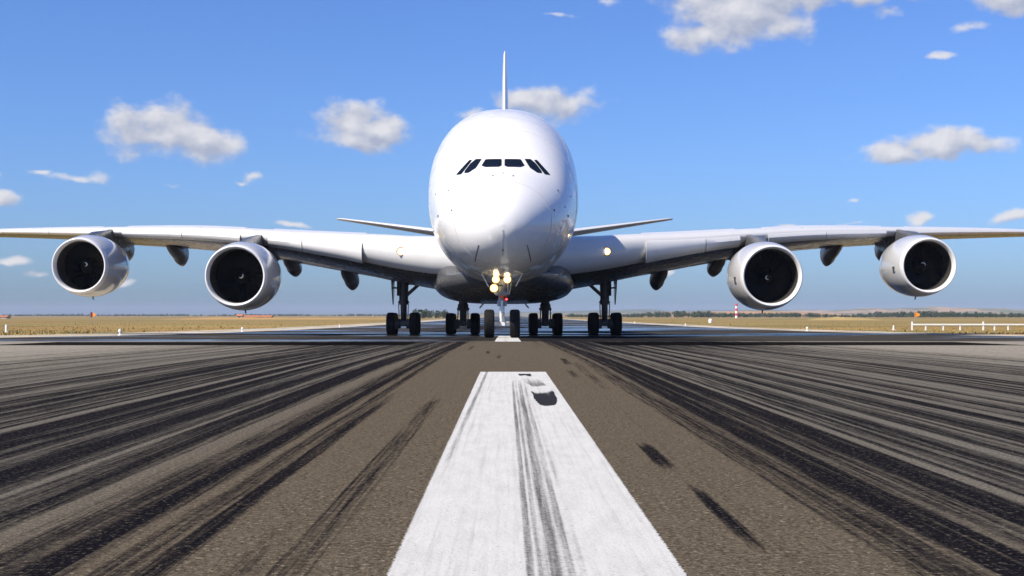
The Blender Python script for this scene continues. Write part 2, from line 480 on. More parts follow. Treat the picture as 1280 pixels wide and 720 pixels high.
def runway_material():
    m = mat('runway_asphalt', (.15, .13, .1), .9, spec=.12); k = NT(m); p = k.pos()
    agg = k.noise(p, 50, 3, .7)
    spk = k.noise(p, 34, 2, .6)
    agg2 = k.noise(p, 21, 4, .75)
    agg3 = k.noise(k.mapping(p, (9, 3.5, 1)), 1, 4, .7)
    big = k.noise(k.mapping(p, (.5, .12, 1)), 1, 5, .6)
    col = k.mix(k.ramp(agg, .34, .66), (0.0330, 0.0257, 0.0172), (0.1782, 0.1465, 0.1043))
    col = k.mix(k.ramp(agg2, .40, .64, 0, .6), col, (0.0561, 0.0449, 0.0317))
    col = k.mix(k.ramp(spk, .60, .70, 0, .8), col, (0.2772, 0.2376, 0.1782))
    col = k.mix(k.ramp(spk, .40, .31, 0, .7), col, (0.0198, 0.0165, 0.0119))
    col = k.mix(k.ramp(agg3, .42, .66, 0, .45), col, (0.1254, 0.1023, 0.0713))
    col = k.mix(k.ramp(big, .3, .75, 0, .4), col, (0.0990, 0.0805, 0.0561))
    sep = k.n('ShaderNodeSeparateXYZ'); k.l(p, sep.inputs[0])
    ax = k.math('ABSOLUTE', sep.outputs[0])
    col = k.mix(k.ramp(ax, 1.1, 2.6, 0, .72), col, k.mix(k.ramp(agg, .32, .68), (.076, .071, .061), (.195, .183, .158)))
    col = k.mix(k.ramp(ax, 4, 12, 0, .85), col, k.mix(k.ramp(agg3, .3, .7), (.20, .183, .148), (.325, .296, .238)))
    # rubber: broken up by the aggregate and by fine lengthwise scuffing
    rub = k.attr('rubber')
    sc = k.noise(k.mapping(p, (44, .55, 1)), 1, 6, .75)
    brk = k.math('ADD', k.math('MULTIPLY', k.math('SUBTRACT', agg2, .5), .8), k.math('MULTIPLY', k.math('SUBTRACT', sc, .5), 1.9))
    brk = k.math('ADD', brk, k.math('MULTIPLY', k.math('SUBTRACT', agg, .5), .9))
    rr = k.math('ADD', rub, k.math('MULTIPLY', brk, k.ramp(rub, 0, .3, 0, 1)), clamp=True)
    rm = k.math('MULTIPLY', k.ramp(rr, .10, .80, 0, .985), k.ramp(spk, .56, .70, 1, .62))
    rcol = k.mix(k.ramp(agg, .55, .72), (.0062, .0062, .0086), (.055, .054, .060))
    col = k.mix(rm, col, rcol)
    t = k.attr('mirage_band')
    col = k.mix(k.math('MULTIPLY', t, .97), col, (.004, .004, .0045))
    pol = k.attr('mirage_gloss')
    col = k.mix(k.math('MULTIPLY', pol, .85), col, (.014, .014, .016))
    k.l(col, k.b.inputs['Base Color'])
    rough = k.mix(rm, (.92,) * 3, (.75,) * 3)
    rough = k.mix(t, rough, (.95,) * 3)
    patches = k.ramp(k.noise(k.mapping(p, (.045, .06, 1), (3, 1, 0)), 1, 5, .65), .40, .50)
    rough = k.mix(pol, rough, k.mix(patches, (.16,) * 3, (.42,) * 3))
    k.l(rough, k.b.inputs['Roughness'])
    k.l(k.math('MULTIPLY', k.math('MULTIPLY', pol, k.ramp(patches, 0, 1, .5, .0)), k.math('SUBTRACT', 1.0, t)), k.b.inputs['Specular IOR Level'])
    bm_ = k.n('ShaderNodeBump'); bm_.inputs['Distance'].default_value = .010
    k.l(k.math('SUBTRACT', 1.0, pol), bm_.inputs['Strength'])
    k.l(k.math('ADD', agg, agg2), bm_.inputs['Height']); k.l(bm_.outputs[0], k.b.inputs['Normal'])
    return m


XC = np.concatenate([np.linspace(XL, -10, 50)[:-1], np.linspace(-10, -5, 140)[:-1], np.arange(-5, 5, .0166),
                     np.linspace(5, 10, 140)[:-1], np.linspace(10, XR, 60)])
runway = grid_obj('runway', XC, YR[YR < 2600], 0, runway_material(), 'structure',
                  attrs={'rubber': rubber, 'mirage_band': mirage_band, 'mirage_gloss': mirage_gloss})


def shoulder_material():
    m = mat('pale_gravel_shoulder', (.5, .45, .36), .9, spec=.2); k = NT(m); p = k.pos()
    a = k.noise(k.mapping(p, (.3, .05, 1)), 1, 6, .65)
    k.l(k.mix(k.ramp(a, .35, .65), (.50, .45, .36), (.30, .25, .17)), k.b.inputs['Base Color'])
    return m


SM = shoulder_material()
for x0, x1 in ((XL - 8.0, XL - .02), (XR + .02, XR + 6.0)):
    grid_obj('runway_shoulder', np.linspace(x0, x1, 6), YR[YR < 2600], -.008, SM, 'structure')


# ---- painted centreline
def stripe_material():
    m = mat('runway_white_paint', (.8, .8, .78), .8, spec=.04); k = NT(m); p = k.pos()
    n1 = k.noise(p, 55, 5, .75); n2 = k.noise(k.mapping(p, (34, .45, 1)), 1, 6, .7); n3 = k.noise(k.mapping(p, (9, 2.5, 1)), 1, 6, .65)
    base = k.mix(k.ramp(n3, .35, .7, 0, .5), (.53, .525, .49), (.42, .415, .385))
    base = k.mix(k.ramp(n2, .46, .74, 0, .42), base, (.27, .26, .245))
    base = k.mix(k.ramp(n1, .57, .70, 0, .75), base, (.20, .185, .16))
    w = k.attr('wear')
    ww = k.math('ADD', w, k.math('MULTIPLY', k.math('ADD', k.math('SUBTRACT', n1, .5), k.math('SUBTRACT', n2, .5)), k.ramp(w, 0, .25, 0, .9)), clamp=True)
    wm = k.ramp(ww, .05, .95, 0, 1)
    base = k.mix(wm, base, (.022, .021, .022))
    k.l(base, k.b.inputs['Base Color'])
    ed = k.math('ADD', k.attr('edge'), k.math('MULTIPLY', k.math('SUBTRACT', n1, .56), .05))
    k.l(k.ramp(ed, -.004, .004), k.b.inputs['Alpha'])
    k.bump(k.math('ADD', n1, n3), .8, .005)
    return m


SX0, SX1 = -.37, .556


def wear(X, Y):
    x = X - SX0
    t = np.zeros_like(X)
    # grey wheel track down the middle with clean ribs between the tread bands
    xc = .445 + .006 * (Y - 4) * 0
    grow = np.clip((18.2 - Y) / 6, 0, 1)
    for (o, w, s) in ((0, .016, .62), (.034, .012, .5), (.078, .028, .60), (.128, .020, .45), (.165, .014, .24)):
        t = np.maximum(t, s * np.exp(-np.abs((x - xc - o) / w) ** 4) * (.45 + .55 * grow) * np.clip((17.6 - Y) / 2, 0, 1))
    t = np.maximum(t, .30 * np.exp(-np.abs((x - .53) / .07) ** 4) * grow)
    # faint lengthwise scuffs
    t += .13 * np.exp(-((x - .20) / .05) ** 2) + .10 * np.exp(-((x - .31) / .02) ** 2) + .10 * np.exp(-((x - .70) / .02) ** 2)
    # thin mark along the left edge, thick skid patches near the far end
    ex = .03 + .0045 * (Y - 4)
    t = np.maximum(t, .55 * np.exp(-((x - ex) / .022) ** 4) * np.clip((Y - 5) / 6, .25, 1))
    I = lambda v: np.interp(X, xs1, v)
    ss = lambda v, w: np.clip(v / w + .5, 0, 1)
    c1 = (x - .745) / .108
    near = 12.1 + .9 * np.abs(c1) ** 4 + .10 * I(NF[0]); farr = 14.35 + .22 * I(NF[0]) + .06 * I(NF[2])
    body = ss(Y - near, .15) * ss(farr - Y, .5) * ss(1.04 - np.abs(c1) + .05 * np.sin(Y * 5), .08)
    t = np.maximum(t, 1.15 * body * np.clip(1 - .13 * np.maximum(0, I(NF[1])) * np.clip(Y - 12.9, 0, 2), 0, 1))
    t = np.maximum(t, .95 * ss(.085 - np.abs(x - .615), .02) * ss(Y - 17.9 - .1 * I(NF[0]), .2) * ss(18.5 - Y, .2))
    t = np.maximum(t, .6 * ss(.105 - np.abs(x - .68 + (Y - 16.4) * .05), .03) * ss(Y - 15.5 - .2 * I(NF[0]), .3) * ss(17.3 - Y, .4) * np.clip(1.1 - (Y - 15.5) * .5, .15, 1))
    edge = np.minimum(x, SX1 - X)
    t = np.maximum(t, .33 * np.exp(-(edge / .012)))
    return np.clip(t, 0, 1.2)


def paint_edge(X, Y): return np.minimum(np.minimum(X - SX0, SX1 - X), (19.15 - Y) * .4)


ST = stripe_material()
stripe = grid_obj('centreline_stripe', np.arange(SX0, SX1 + .001, .00926), np.arange(-6, 19.16, .06), .004, ST, None, runway, {'wear': wear, 'edge': paint_edge})
ys = YR[(YR >= 47.5) & (YR <= 78)]
grid_obj('centreline_stripe', np.linspace(SX0 - .04, SX1 - .04, 12), ys, .006, ST, None, runway, {'wear': lambda X, Y: .25 * (np.abs(X + .05) < .08) + 0 * Y, 'edge': lambda X, Y: 1 + 0 * Y})

# ------------------------------------------------------------------ the airliner
NX, NY = -.14, 54.0                 # nose tip
plane = empty('airliner', (NX, NY + 30, g(84)),
              label='huge white four-engined double-deck airliner standing on the runway, nose lights lit', cat='airplane')


def T(x, y, z): return Matrix.Translation((x, y, z))


PB = T(NX, NY, 0)                   # aircraft frame: x right, y aft from the nose, z = world height

# ---- fuselage
ztop = pchip([0, .04, .15, .4, .8, 1.4, 2, 2.6, 3.2, 3.8, 4.4, 5, 6, 7, 8, 10, 12, 14, 17, 44, 52, 60, 68, 72],
             [4.40, 4.70, 5.00, 5.38, 5.75, 6.16, 6.46, 6.74, 7.02, 7.38, 7.82, 8.24, 8.86, 9.38, 9.80, 10.42, 10.78, 10.93, 10.97, 10.97, 10.9, 10.6, 9.9, 9.2])
zbot = pchip([0, .04, .15, .4, .8, 1.4, 2, 3, 4, 6, 9, 44, 52, 60, 68, 72],
             [4.40, 4.13, 3.86, 3.50, 3.18, 2.92, 2.76, 2.61, 2.54, 2.48, 2.45, 2.45, 3.4, 5.2, 7.3, 8.3])
wid = pchip([0, .04, .15, .4, .8, 1.4, 2, 3, 4, 5, 6, 8, 10, 12, 14, 44, 52, 60, 68, 72],
            [0, .32, .62, 1.02, 1.42, 1.85, 2.17, 2.57, 2.85, 3.05, 3.20, 3.40, 3.52, 3.57, 3.58, 3.58, 3.3, 2.4, 1.1, .35])
zmid = pchip([0, 1, 2, 4, 6, 9, 12, 44, 60, 72], [4.40, 4.5, 4.72, 5.25, 5.75, 6.2, 6.4, 6.4, 7.6, 8.8])
FX = np.concatenate([[.003, .012, .03, .06, .1, .16, .24, .34, .46, .6, .8, 1.0, 1.25], np.arange(1.5, 8, .28), np.arange(8, 16, .7),
                     np.arange(16, 44, 3.5), np.arange(44, 72.01, 2)])
NA = 96
th = np.linspace(0, 2 * PI, NA, endpoint=False)


def ring(x):
    a, zt, zb, zm = float(wid(x)), float(ztop(x)), float(zbot(x)), float(zmid(x))
    zm = min(max(zm, zb + .25 * (zt - zb)), zt - .3 * (zt - zb))
    c, s = np.cos(th), np.sin(th)
    b = min(1, max(0, (x - 1) / 9))
    p = np.where(s > 0, 2 + .30 * b, 2 + .26 * b)
    X = a * np.sign(c) * np.abs(c) ** (2 / p)
    H = np.where(s > 0, zt - zm, zm - zb)
    Z = zm + H * np.sign(s) * np.abs(s) ** (2 / p)
    return np.stack([X, np.full(NA, x), Z], 1)


S = np.array([ring(x) for x in FX])
V, F = loft(S)
fus_me = mesh('fuselage', V, F, 'paint')
fuselage = obj('fuselage', fus_me, plane, PB)
BV = BVHTree.FromPolygons([Vector(v) for v in V], [tuple(int(i) for i in f) for f in F])


def patch(poly, dirn, origin_fn, proud, name, material, parent, bvh=None, nsub=1, thick=.0):
    """poly: 2-D outline; projected along dirn on the hull; a thin conformal plate"""
    bm = bmesh.new()
    vs = [bm.verts.new((p[0], p[1], 0)) for p in poly]
    f = bm.faces.new(vs)
    if nsub:
        x0, x1 = min(p[0] for p in poly), max(p[0] for p in poly)
        z0, z1 = min(p[1] for p in poly), max(p[1] for p in poly)
        for i in range(1, nsub + 2):
            for (co, no) in (((x0 + (x1 - x0) * i / (nsub + 2), 0, 0), (1, 0, 0)), ((0, z0 + (z1 - z0) * i / (nsub + 2), 0), (0, 1, 0))):
                bmesh.ops.bisect_plane(bm, geom=bm.verts[:] + bm.edges[:] + bm.faces[:], plane_co=co, plane_no=no)
    bm.verts.ensure_lookup_table()
    out = []; inn = []
    for v in bm.verts:
        loc, no, i, d = (bvh or BV).ray_cast(Vector(origin_fn(v.co.x, v.co.y)), Vector(dirn))
        if loc is None:
            loc, no = Vector(origin_fn(v.co.x, v.co.y)), -Vector(dirn)
        if no.dot(Vector(dirn)) > 0: no = -no
        out.append(loc + no * proud); inn.append(loc - no * .01)
    bm.verts.index_update()
    F = [tuple(v.index for v in f.verts) for f in bm.faces]
    n = len(out)
    be = [(e.verts[0].index, e.verts[1].index) for e in bm.edges if e.is_boundary]
    bm.free()
    FF = F + [(a, b, b + n, a + n) for a, b in be]
    me = mesh(name, out + inn, FF, material, True, None, 40)
    return obj(name, me, parent, PB)


def rounded(poly, r=.18, n=3):
    out = []
    m = len(poly)
    for i in range(m):
        p, a, b = Vector(poly[i]), Vector(poly[i - 1]), Vector(poly[(i + 1) % m])
        p0 = p.lerp(a, min(r, .4)); p1 = p.lerp(b, min(r, .4))
        for t in np.linspace(0, 1, n + 1):
            q = p0 * (1 - t) ** 2 + p * 2 * t * (1 - t) + p1 * t * t
            out.append((q.x, q.y))
    return out


front = lambda x, z: (x, -5, z)
# cockpit windows: outlines in (x, z) seen from the front
W1 = [(.075, 7.44), (.74, 7.44), (.90, 7.13), (.72, 7.05), (.20, 7.05), (.075, 7.11)]
W2 = [(.92, 7.46), (1.18, 7.46), (1.39, 7.25), (1.61, 6.93), (1.63, 6.81), (1.44, 6.82), (1.16, 7.03)]
W3 = [(1.33, 7.42), (1.45, 7.44), (2.00, 6.76), (1.76, 6.77)]
for w in (W1, W2, W3):
    for s in (-1, 1):
        pl = [(x * s, z) for x, z in w]
        if s < 0: pl = pl[::-1]
        c = Vector((sum(p[0] for p in pl) / len(pl), sum(p[1] for p in pl) / len(pl)))
        big = [tuple(c + (Vector(p) - c) * 1.0 + (Vector(p) - c).normalized() * .022) for p in pl]
        patch(rounded(big, .12), (0, 1, 0), front, .006, 'window_seal', 'seam', fuselage)
        patch(rounded(pl, .12), (0, 1, 0), front, .016, 'cockpit_window', 'glass', fuselage, nsub=3)

M['joint'] = mat('panel_joint', (.52, .52, .52), .5)
for x, w in ((1.62, .03), (6.35, .035), (11.2, .04)):
    r0, r1 = ring(x), ring(x + w)
    cz = (r0[:, 2].max() + r0[:, 2].min()) / 2
    def grow(rg, d):
        v = rg - np.array([0, 0, cz]); v[:, 1] = 0; n_ = v / np.linalg.norm(v, axis=1)[:, None]
        return rg + n_ * d + np.array([0, -d * .5, 0])
    V, F = loft([grow(r0, -.01), grow(r0, .004), grow(r1, .004), grow(r1, -.01)], True, False, False)
    obj('panel_joint', mesh('panel_joint', V, F, 'joint'), fuselage, PB)
for s in (-1, 1):      # wipers parked along the lower frame
    pts = []
    for t in np.linspace(0, 1, 5):
        loc, no, i, d = BV.ray_cast(Vector((s * (.16 + .52 * t), -5, 7.075 + .10 * t)), Vector((0, 1, 0)))
        pts.append(loc + no * .04)
    b = MB()
    for p_, q_ in zip(pts[:-1], pts[1:]): b.tube(p_, q_, .013, .011, 6)
    b.tube(pts[2], pts[2] + Vector((0, .02, -.10)), .016, .014, 6)
    obj('wiper', b.mesh('wiper', ['joint']), fuselage, PB)
# nose sensors and small plates
for (x, z, r, l) in ((-.42, 6.58, .035, .10), (.0, 6.70, .03, .08), (.42, 6.56, .04, .10), (-2.3, 6.05, .04, .12), (2.3, 6.05, .04, .12),
                     (-2.1, 5.12, .045, .14), (2.1, 5.12, .05, .16), (-2.75, 5.0, .06, .1), (2.75, 5.0, .06, .1), (2.6, 5.35, .03, .1),
                     (.0, 3.42, .04, .1), (-2.9, 6.0, .03, .1), (2.9, 5.9, .03, .1)):
    loc, no, i, d = BV.ray_cast(Vector((x, -5, z)), Vector((0, 1, 0)))
    if loc is None: continue
    b = MB(); e = loc + no * l * .6
    b.tube(loc - no * .02, e, r, r * .7, 10); b.tube(e - Vector((0, .0, 0)), e + Vector((0, -l * .9, 0)), r * .45, r * .2, 8)
    obj('probe', b.mesh('probe', ['seam']), fuselage, PB)
# radome seam straps and drain mast lines
for s in (-1, 1):
    patch([(s * .96, 3.62), (s * .99, 3.62), (s * 1.17, 3.02), (s * 1.13, 3.02)], (0, 1, 0), front, .012, 'lightning_strip', 'seam', fuselage, nsub=2)
patch([(-.03, 4.2), (.03, 4.2), (.03, 3.2), (-.03, 3.2)], (0, 1, 0), front, .014, 'lightning_strip', 'joint', fuselage, nsub=6)
# side details: cabin doors, cabin windows
for s in (-1, 1):
    side = lambda y, z, s=s: (s * 9, y, z)
    for (y0, y1, z0, z1) in ((6.9, 7.95, 4.6, 6.6), (15.5, 16.6, 4.6, 6.6), (13.3, 14.3, 7.6, 9.3), (27, 28, 7.6, 9.3), (48, 49, 4.9, 6.8), (43, 44, 7.6, 9.3)):
        patch([(y0 - .03, z0 - .03), (y1 + .03, z0 - .03), (y1 + .03, z1 + .03), (y0 - .03, z1 + .03)], (-s, 0, 0), side, .003, 'door_seam', 'seam', fuselage, nsub=3)
        patch([(y0, z0), (y1, z0), (y1, z1), (y0, z1)], (-s, 0, 0), side, .014, 'cabin_door', 'paint', fuselage, nsub=3)
    b = MB()
    for zz, ya, yb in ((5.85, 8.6, 52), (8.55, 9.4, 46)):
        for y in np.arange(ya, yb, .56):
            o = [(y - .12, zz - .18), (y + .12, zz - .18), (y + .12, zz + .18), (y - .12, zz + .18)]
            vs = []
            for p in o:
                loc, no, i, d = BV.ray_cast(Vector((s * 9, p[0], p[1])), Vector((-s, 0, 0)))
                if loc is None: break
                vs.append(loc + Vector((s, 0, 0)) * .006)
            if len(vs) == 4: b.add(vs, [(0, 1, 2, 3)])
    obj('cabin_window_row', b.mesh('cabin_window_row', ['cabinglass'], False), fuselage, PB, kind='stuff')

# ---- belly fairing
BX = [16.5, 17.5, 19, 21, 24, 28, 33, 38, 42, 45, 47]
bw = pchip([16.5, 18, 20, 23, 27, 38, 43, 47], [.8, 2.4, 3.4, 3.95, 4.1, 4.0, 3.2, .8])
bb = pchip([16.5, 18, 20, 23, 27, 38, 43, 47], [2.6, 2.15, 1.8, 1.58, 1.50, 1.55, 2.0, 2.7])
S = []
for x in BX:
    a, zb = float(bw(x)), float(bb(x)); zt = 4.6 if 20 < x < 43 else 3.2
    c, s = np.cos(th), np.sin(th)
    zc = max(zb + .75, min(2.9, zb + 1.2))
    X = a * np.sign(c) * np.abs(c) ** (2 / 3.2)
    Z = np.where(s > 0, zc + (zt - zc) * np.abs(s) ** (2 / 2.4), zc - (zc - zb) * np.abs(s) ** (2 / 2.8))
    S.append(np.stack([X, np.full(NA, x), Z], 1))
V, F = loft(S)
belly = obj('belly_fairing', mesh('belly_fairing', V, F, 'shaded_underpaint'), plane, PB)
b = MB(); b.lathe([(0, .09), (-.06, .085), (-.11, .05), (-.12, .0)], 'Z', 16)
obj('beacon', b.mesh('beacon', ['beacon']), belly, PB @ T(.14, 21.2, 1.76))

# ---- wings
wy = [0, 4, 7, 10, 14.9, 20, 25.7, 31, 36, 39.6]
w_le = pchip(wy, [16.8, 20.7, 22.8, 24.8, 28.1, 31.6, 35.5, 39.1, 42.5, 45.2])
w_te = pchip(wy, [38.0, 38.6, 39.2, 39.9, 41.1, 42.7, 44.4, 46.0, 47.6, 49.0])
w_zl = pchip(wy, [4.0, 4.12, 4.52, 4.95, 5.55, 6.00, 6.30, 6.55, 6.75, 6.86])
w_zt = pchip(wy, [2.6, 3.0, 3.45, 3.95, 4.85, 5.68, 6.13, 6.40, 6.60, 6.76])
w_t = pchip(wy, [.168, .165, .155, .138, .12, .115, .11, .105, .10, .095])


def airfoil(n=26, cut=1.0, x0=0.0):
    """points (x, thickness side) from cut on top round the nose to cut below"""
    xx = x0 + (cut - x0) * (1 - np.cos(np.linspace(0, PI, n))) / 2
    yt = 5 * (.2969 * np.sqrt(xx) - .126 * xx - .3516 * xx ** 2 + .2843 * xx ** 3 - .1036 * xx ** 4)
    up = np.stack([xx, yt], 1)[::-1]; lo = np.stack([xx, -yt * .92], 1)[1:]
    return np.concatenate([up, lo])


def wing_pt(s, y, xc, t):
    """chord fraction xc and thickness coordinate t (chords) -> aircraft frame"""
    le, te = float(w_le(y)), float(w_te(y)); c = te - le
    zl, zt = float(w_zl(y)), float(w_zt(y))
    t *= 1 + .55 * min(1, max(0, (13 - y) / 6)) * math.exp(-xc / .045)      # blunt inboard nose
    return (s * y, le + xc * c, zl + (zt - zl) * xc + t * float(w_t(y)) * c)


def wing_loft(s, ys, prof):
    return [[wing_pt(s, y, a, b) for a, b in prof] for y in ys]


def surface(xc, side):
    yt = 5 * (.2969 * math.sqrt(xc) - .126 * xc - .3516 * xc ** 2 + .2843 * xc ** 3 - .1036 * xc ** 4)
    return yt if side > 0 else -yt * .92


def flap(s, y0, y1, droop, dz, parent, name):
    prof = airfoil(12, 1.0, 0.0); S = []
    for y in np.linspace(y0, y1, 5):
        le, te = float(w_le(y)), float(w_te(y)); c = te - le; fc = .24 * c
        zl, zt = float(w_zl(y)), float(w_zt(y))
        hx, hz = le + .79 * c, zl + (zt - zl) * .79 - dz
        ca, sa = math.cos(droop), math.sin(droop)
        row = []
        for a, t in prof:
            px, pz = a * fc, t * .13 * fc
            row.append((s * y, hx + px * ca + pz * sa, hz - px * sa + pz * ca))
        S.append(row)
    V, F = loft(S); me = mesh(name, V, F, ['wingpaint', 'shaded_underpaint'], True, None, 40)
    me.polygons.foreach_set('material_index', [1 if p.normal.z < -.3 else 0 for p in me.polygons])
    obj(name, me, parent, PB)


def slat(s, y0, y1, parent):
    S = []
    up = [(.19, 1), (.15, 1), (.11, 1), (.075, 1), (.045, 1), (.022, 1), (.008, 1), (0, 1), (.006, -1), (.02, -1), (.04, -1)]
    for y in np.linspace(y0, y1, 6):
        c = float(w_te(y)) - float(w_le(y))
        row = []
        outer = [(a, surface(a, sd)) for a, sd in up]
        inner = [(max(a * .93, .012) + .004, surface(a, sd) * .86) for a, sd in up][::-1]
        for a, t in outer + inner:
            p = Vector(wing_pt(s, y, a, t * 1.02))
            # rotate nose-down about the slat's rear edge and push forward
            q = Vector(wing_pt(s, y, .19, surface(.19, 1)))
            d = p - q; an = R(5); ca, sa = math.cos(an), math.sin(an)
            d = Vector((d.x, d.y * ca - d.z * sa * 0 + d.z * sa, d.z * ca + d.y * sa))
            row.append(tuple(q + d + Vector((0, -.010 * c, .030 + .001 * c))))
        S.append(row)
    V, F = loft(S); obj('slat', mesh('slat', V, F, 'wingpaint', True, None, 40), parent, PB)


def lamp_unit(loc, n, r, parent, name='landing_light', strength_mat='lamp'):
    n = Vector(n).normalized()
    rot = n.to_track_quat('Z', 'Y').to_matrix().to_4x4()
    b = MB(); b.lathe([(-.10, r * .7), (-.02, r * 1.12), (.03, r * 1.16), (.03, r * 1.0), (.0, r * .98)], 'Z', 20, 0)
    b.lathe([(.005, r * .98), (.018, r * .62)], 'Z', 20, 2); b.lathe([(.018, r * .62), (.028, .001)], 'Z', 20, 1)
    return obj(name, b.mesh('landing_light', ['geardark', strength_mat, 'lampglow']), parent, PB @ Matrix.Translation(loc) @ rot)


for s in (-1, 1):
    prof_full = airfoil(26, 1.0); prof_cut = airfoil(26, .83)
    mb = MB()
    yA = [1.0, 2.5, 4, 5.5, 7, 8.5, 10, 12, 14.9, 17.5, 20, 23, 25.7, 28.3]
    yB = [28.3, 30, 31, 33.5, 36, 38, 39.2, 39.6]
    for ys_, pf in ((yA, prof_cut), (yB, prof_full)):
        V, F = loft(wing_loft(s, ys_, pf)); mb.add(V, F)
        m_ = len(pf)
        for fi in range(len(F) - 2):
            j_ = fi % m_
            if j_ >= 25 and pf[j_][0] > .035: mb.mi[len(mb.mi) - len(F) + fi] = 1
    wme = mb.mesh('wing', ['wingpaint', 'shaded_underpaint'])
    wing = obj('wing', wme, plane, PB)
    WB = BVHTree.FromPolygons([Vector(v) for v in mb.v], mb.f)
    # tip fence
    fv = [(s * 39.6, 45.3, 6.85), (s * 39.6, 48.6, 8.0), (s * 39.6, 49.5, 7.9), (s * 39.6, 48.9, 6.8), (s * 39.6, 49.5, 5.7), (s * 39.6, 48.6, 5.6)]
    V, F = loft([fv, [(x + s * .06, y, z) for x, y, z in fv]])
    obj('wingtip_fence', mesh('wingtip_fence', V, F, 'wingpaint', False), wing, PB)
    for y0, y1 in ((8.1, 11.85), (11.9, 14.15), (16.1, 20.3), (20.35, 25.0), (27.0, 31.2), (31.25, 35.4), (35.45, 39.0)):
        slat(s, y0, y1, wing)
    for y0, y1 in ((4.3, 12.6), (12.7, 20.2), (20.3, 28.2)):
        flap(s, y0, y1, R(7), .09, wing, 'flap')
    # dark shut line of the wing-to-droop-nose joint
    # flap track fairings (canoes)
    for (y, zb, w, L0, L1) in ((10.6, 2.62, .56, 35.8, 42.6), (14.75, 3.58, .54, 37.6, 43.4), (23.4, 4.40, .48, 40.2, 46.2), (27.6, 4.80, .45, 41.4, 47.0)):
        S = []
        for u in np.linspace(0, 1, 16):
            yy = L0 + (L1 - L0) * u
            ww = w * min(1, (math.sin(PI * min(u, .5)) ** .6)) * (1 if u < .6 else math.sqrt(max(0, 1 - ((u - .6) / .4) ** 2)) * .95 + .05)
            le, te = float(w_le(y)), float(w_te(y)); c = te - le; xc = (yy - le) / c
            zw = float(w_zl(y)) + (float(w_zt(y)) - float(w_zl(y))) * min(xc, 1.05)
            top = zw + (surface(min(xc, .99), -1) * float(w_t(y)) * c * .5 if xc < 1 else -.15)
            zt_te = float(w_zt(y)) - .2
            bot = top - .1 - (zt_te - zb) * (math.sin(PI * min(1, u * .64)) ** 1.1 if u < .78 else 1 - .8 * ((u - .78) / .22) ** 2)
            t = np.linspace(0, 2 * PI, 20, endpoint=False)
            c_, s_ = np.cos(t), np.sin(t)
            X = s * y + ww * .92 * np.sign(c_) * np.abs(c_) ** np.where(s_ < 0, 1.35, .7)
            Z = (top + bot) / 2 + (top - bot) / 2 * s_
            S.append(np.stack([X, np.full(20, yy), Z], 1))
        V, F = loft(S); obj('flap_track_fairing', mesh('flap_track_fairing', V, F, 'fairing'), wing, PB)
    # landing light in the leading edge
    loc, no, i, d = WB.ray_cast(Vector((s * 5.75, -5, 4.36)), Vector((0, 1, 0)))
    if loc is not None: lamp_unit(loc + Vector((0, -.03, 0)), (0, -1, 0.02), .21, wing)

# ---- engines
ENG = ((14.75, 20.6, 2.95, R(2.5)), (25.97, 29.0, 3.83, R(2.5)))


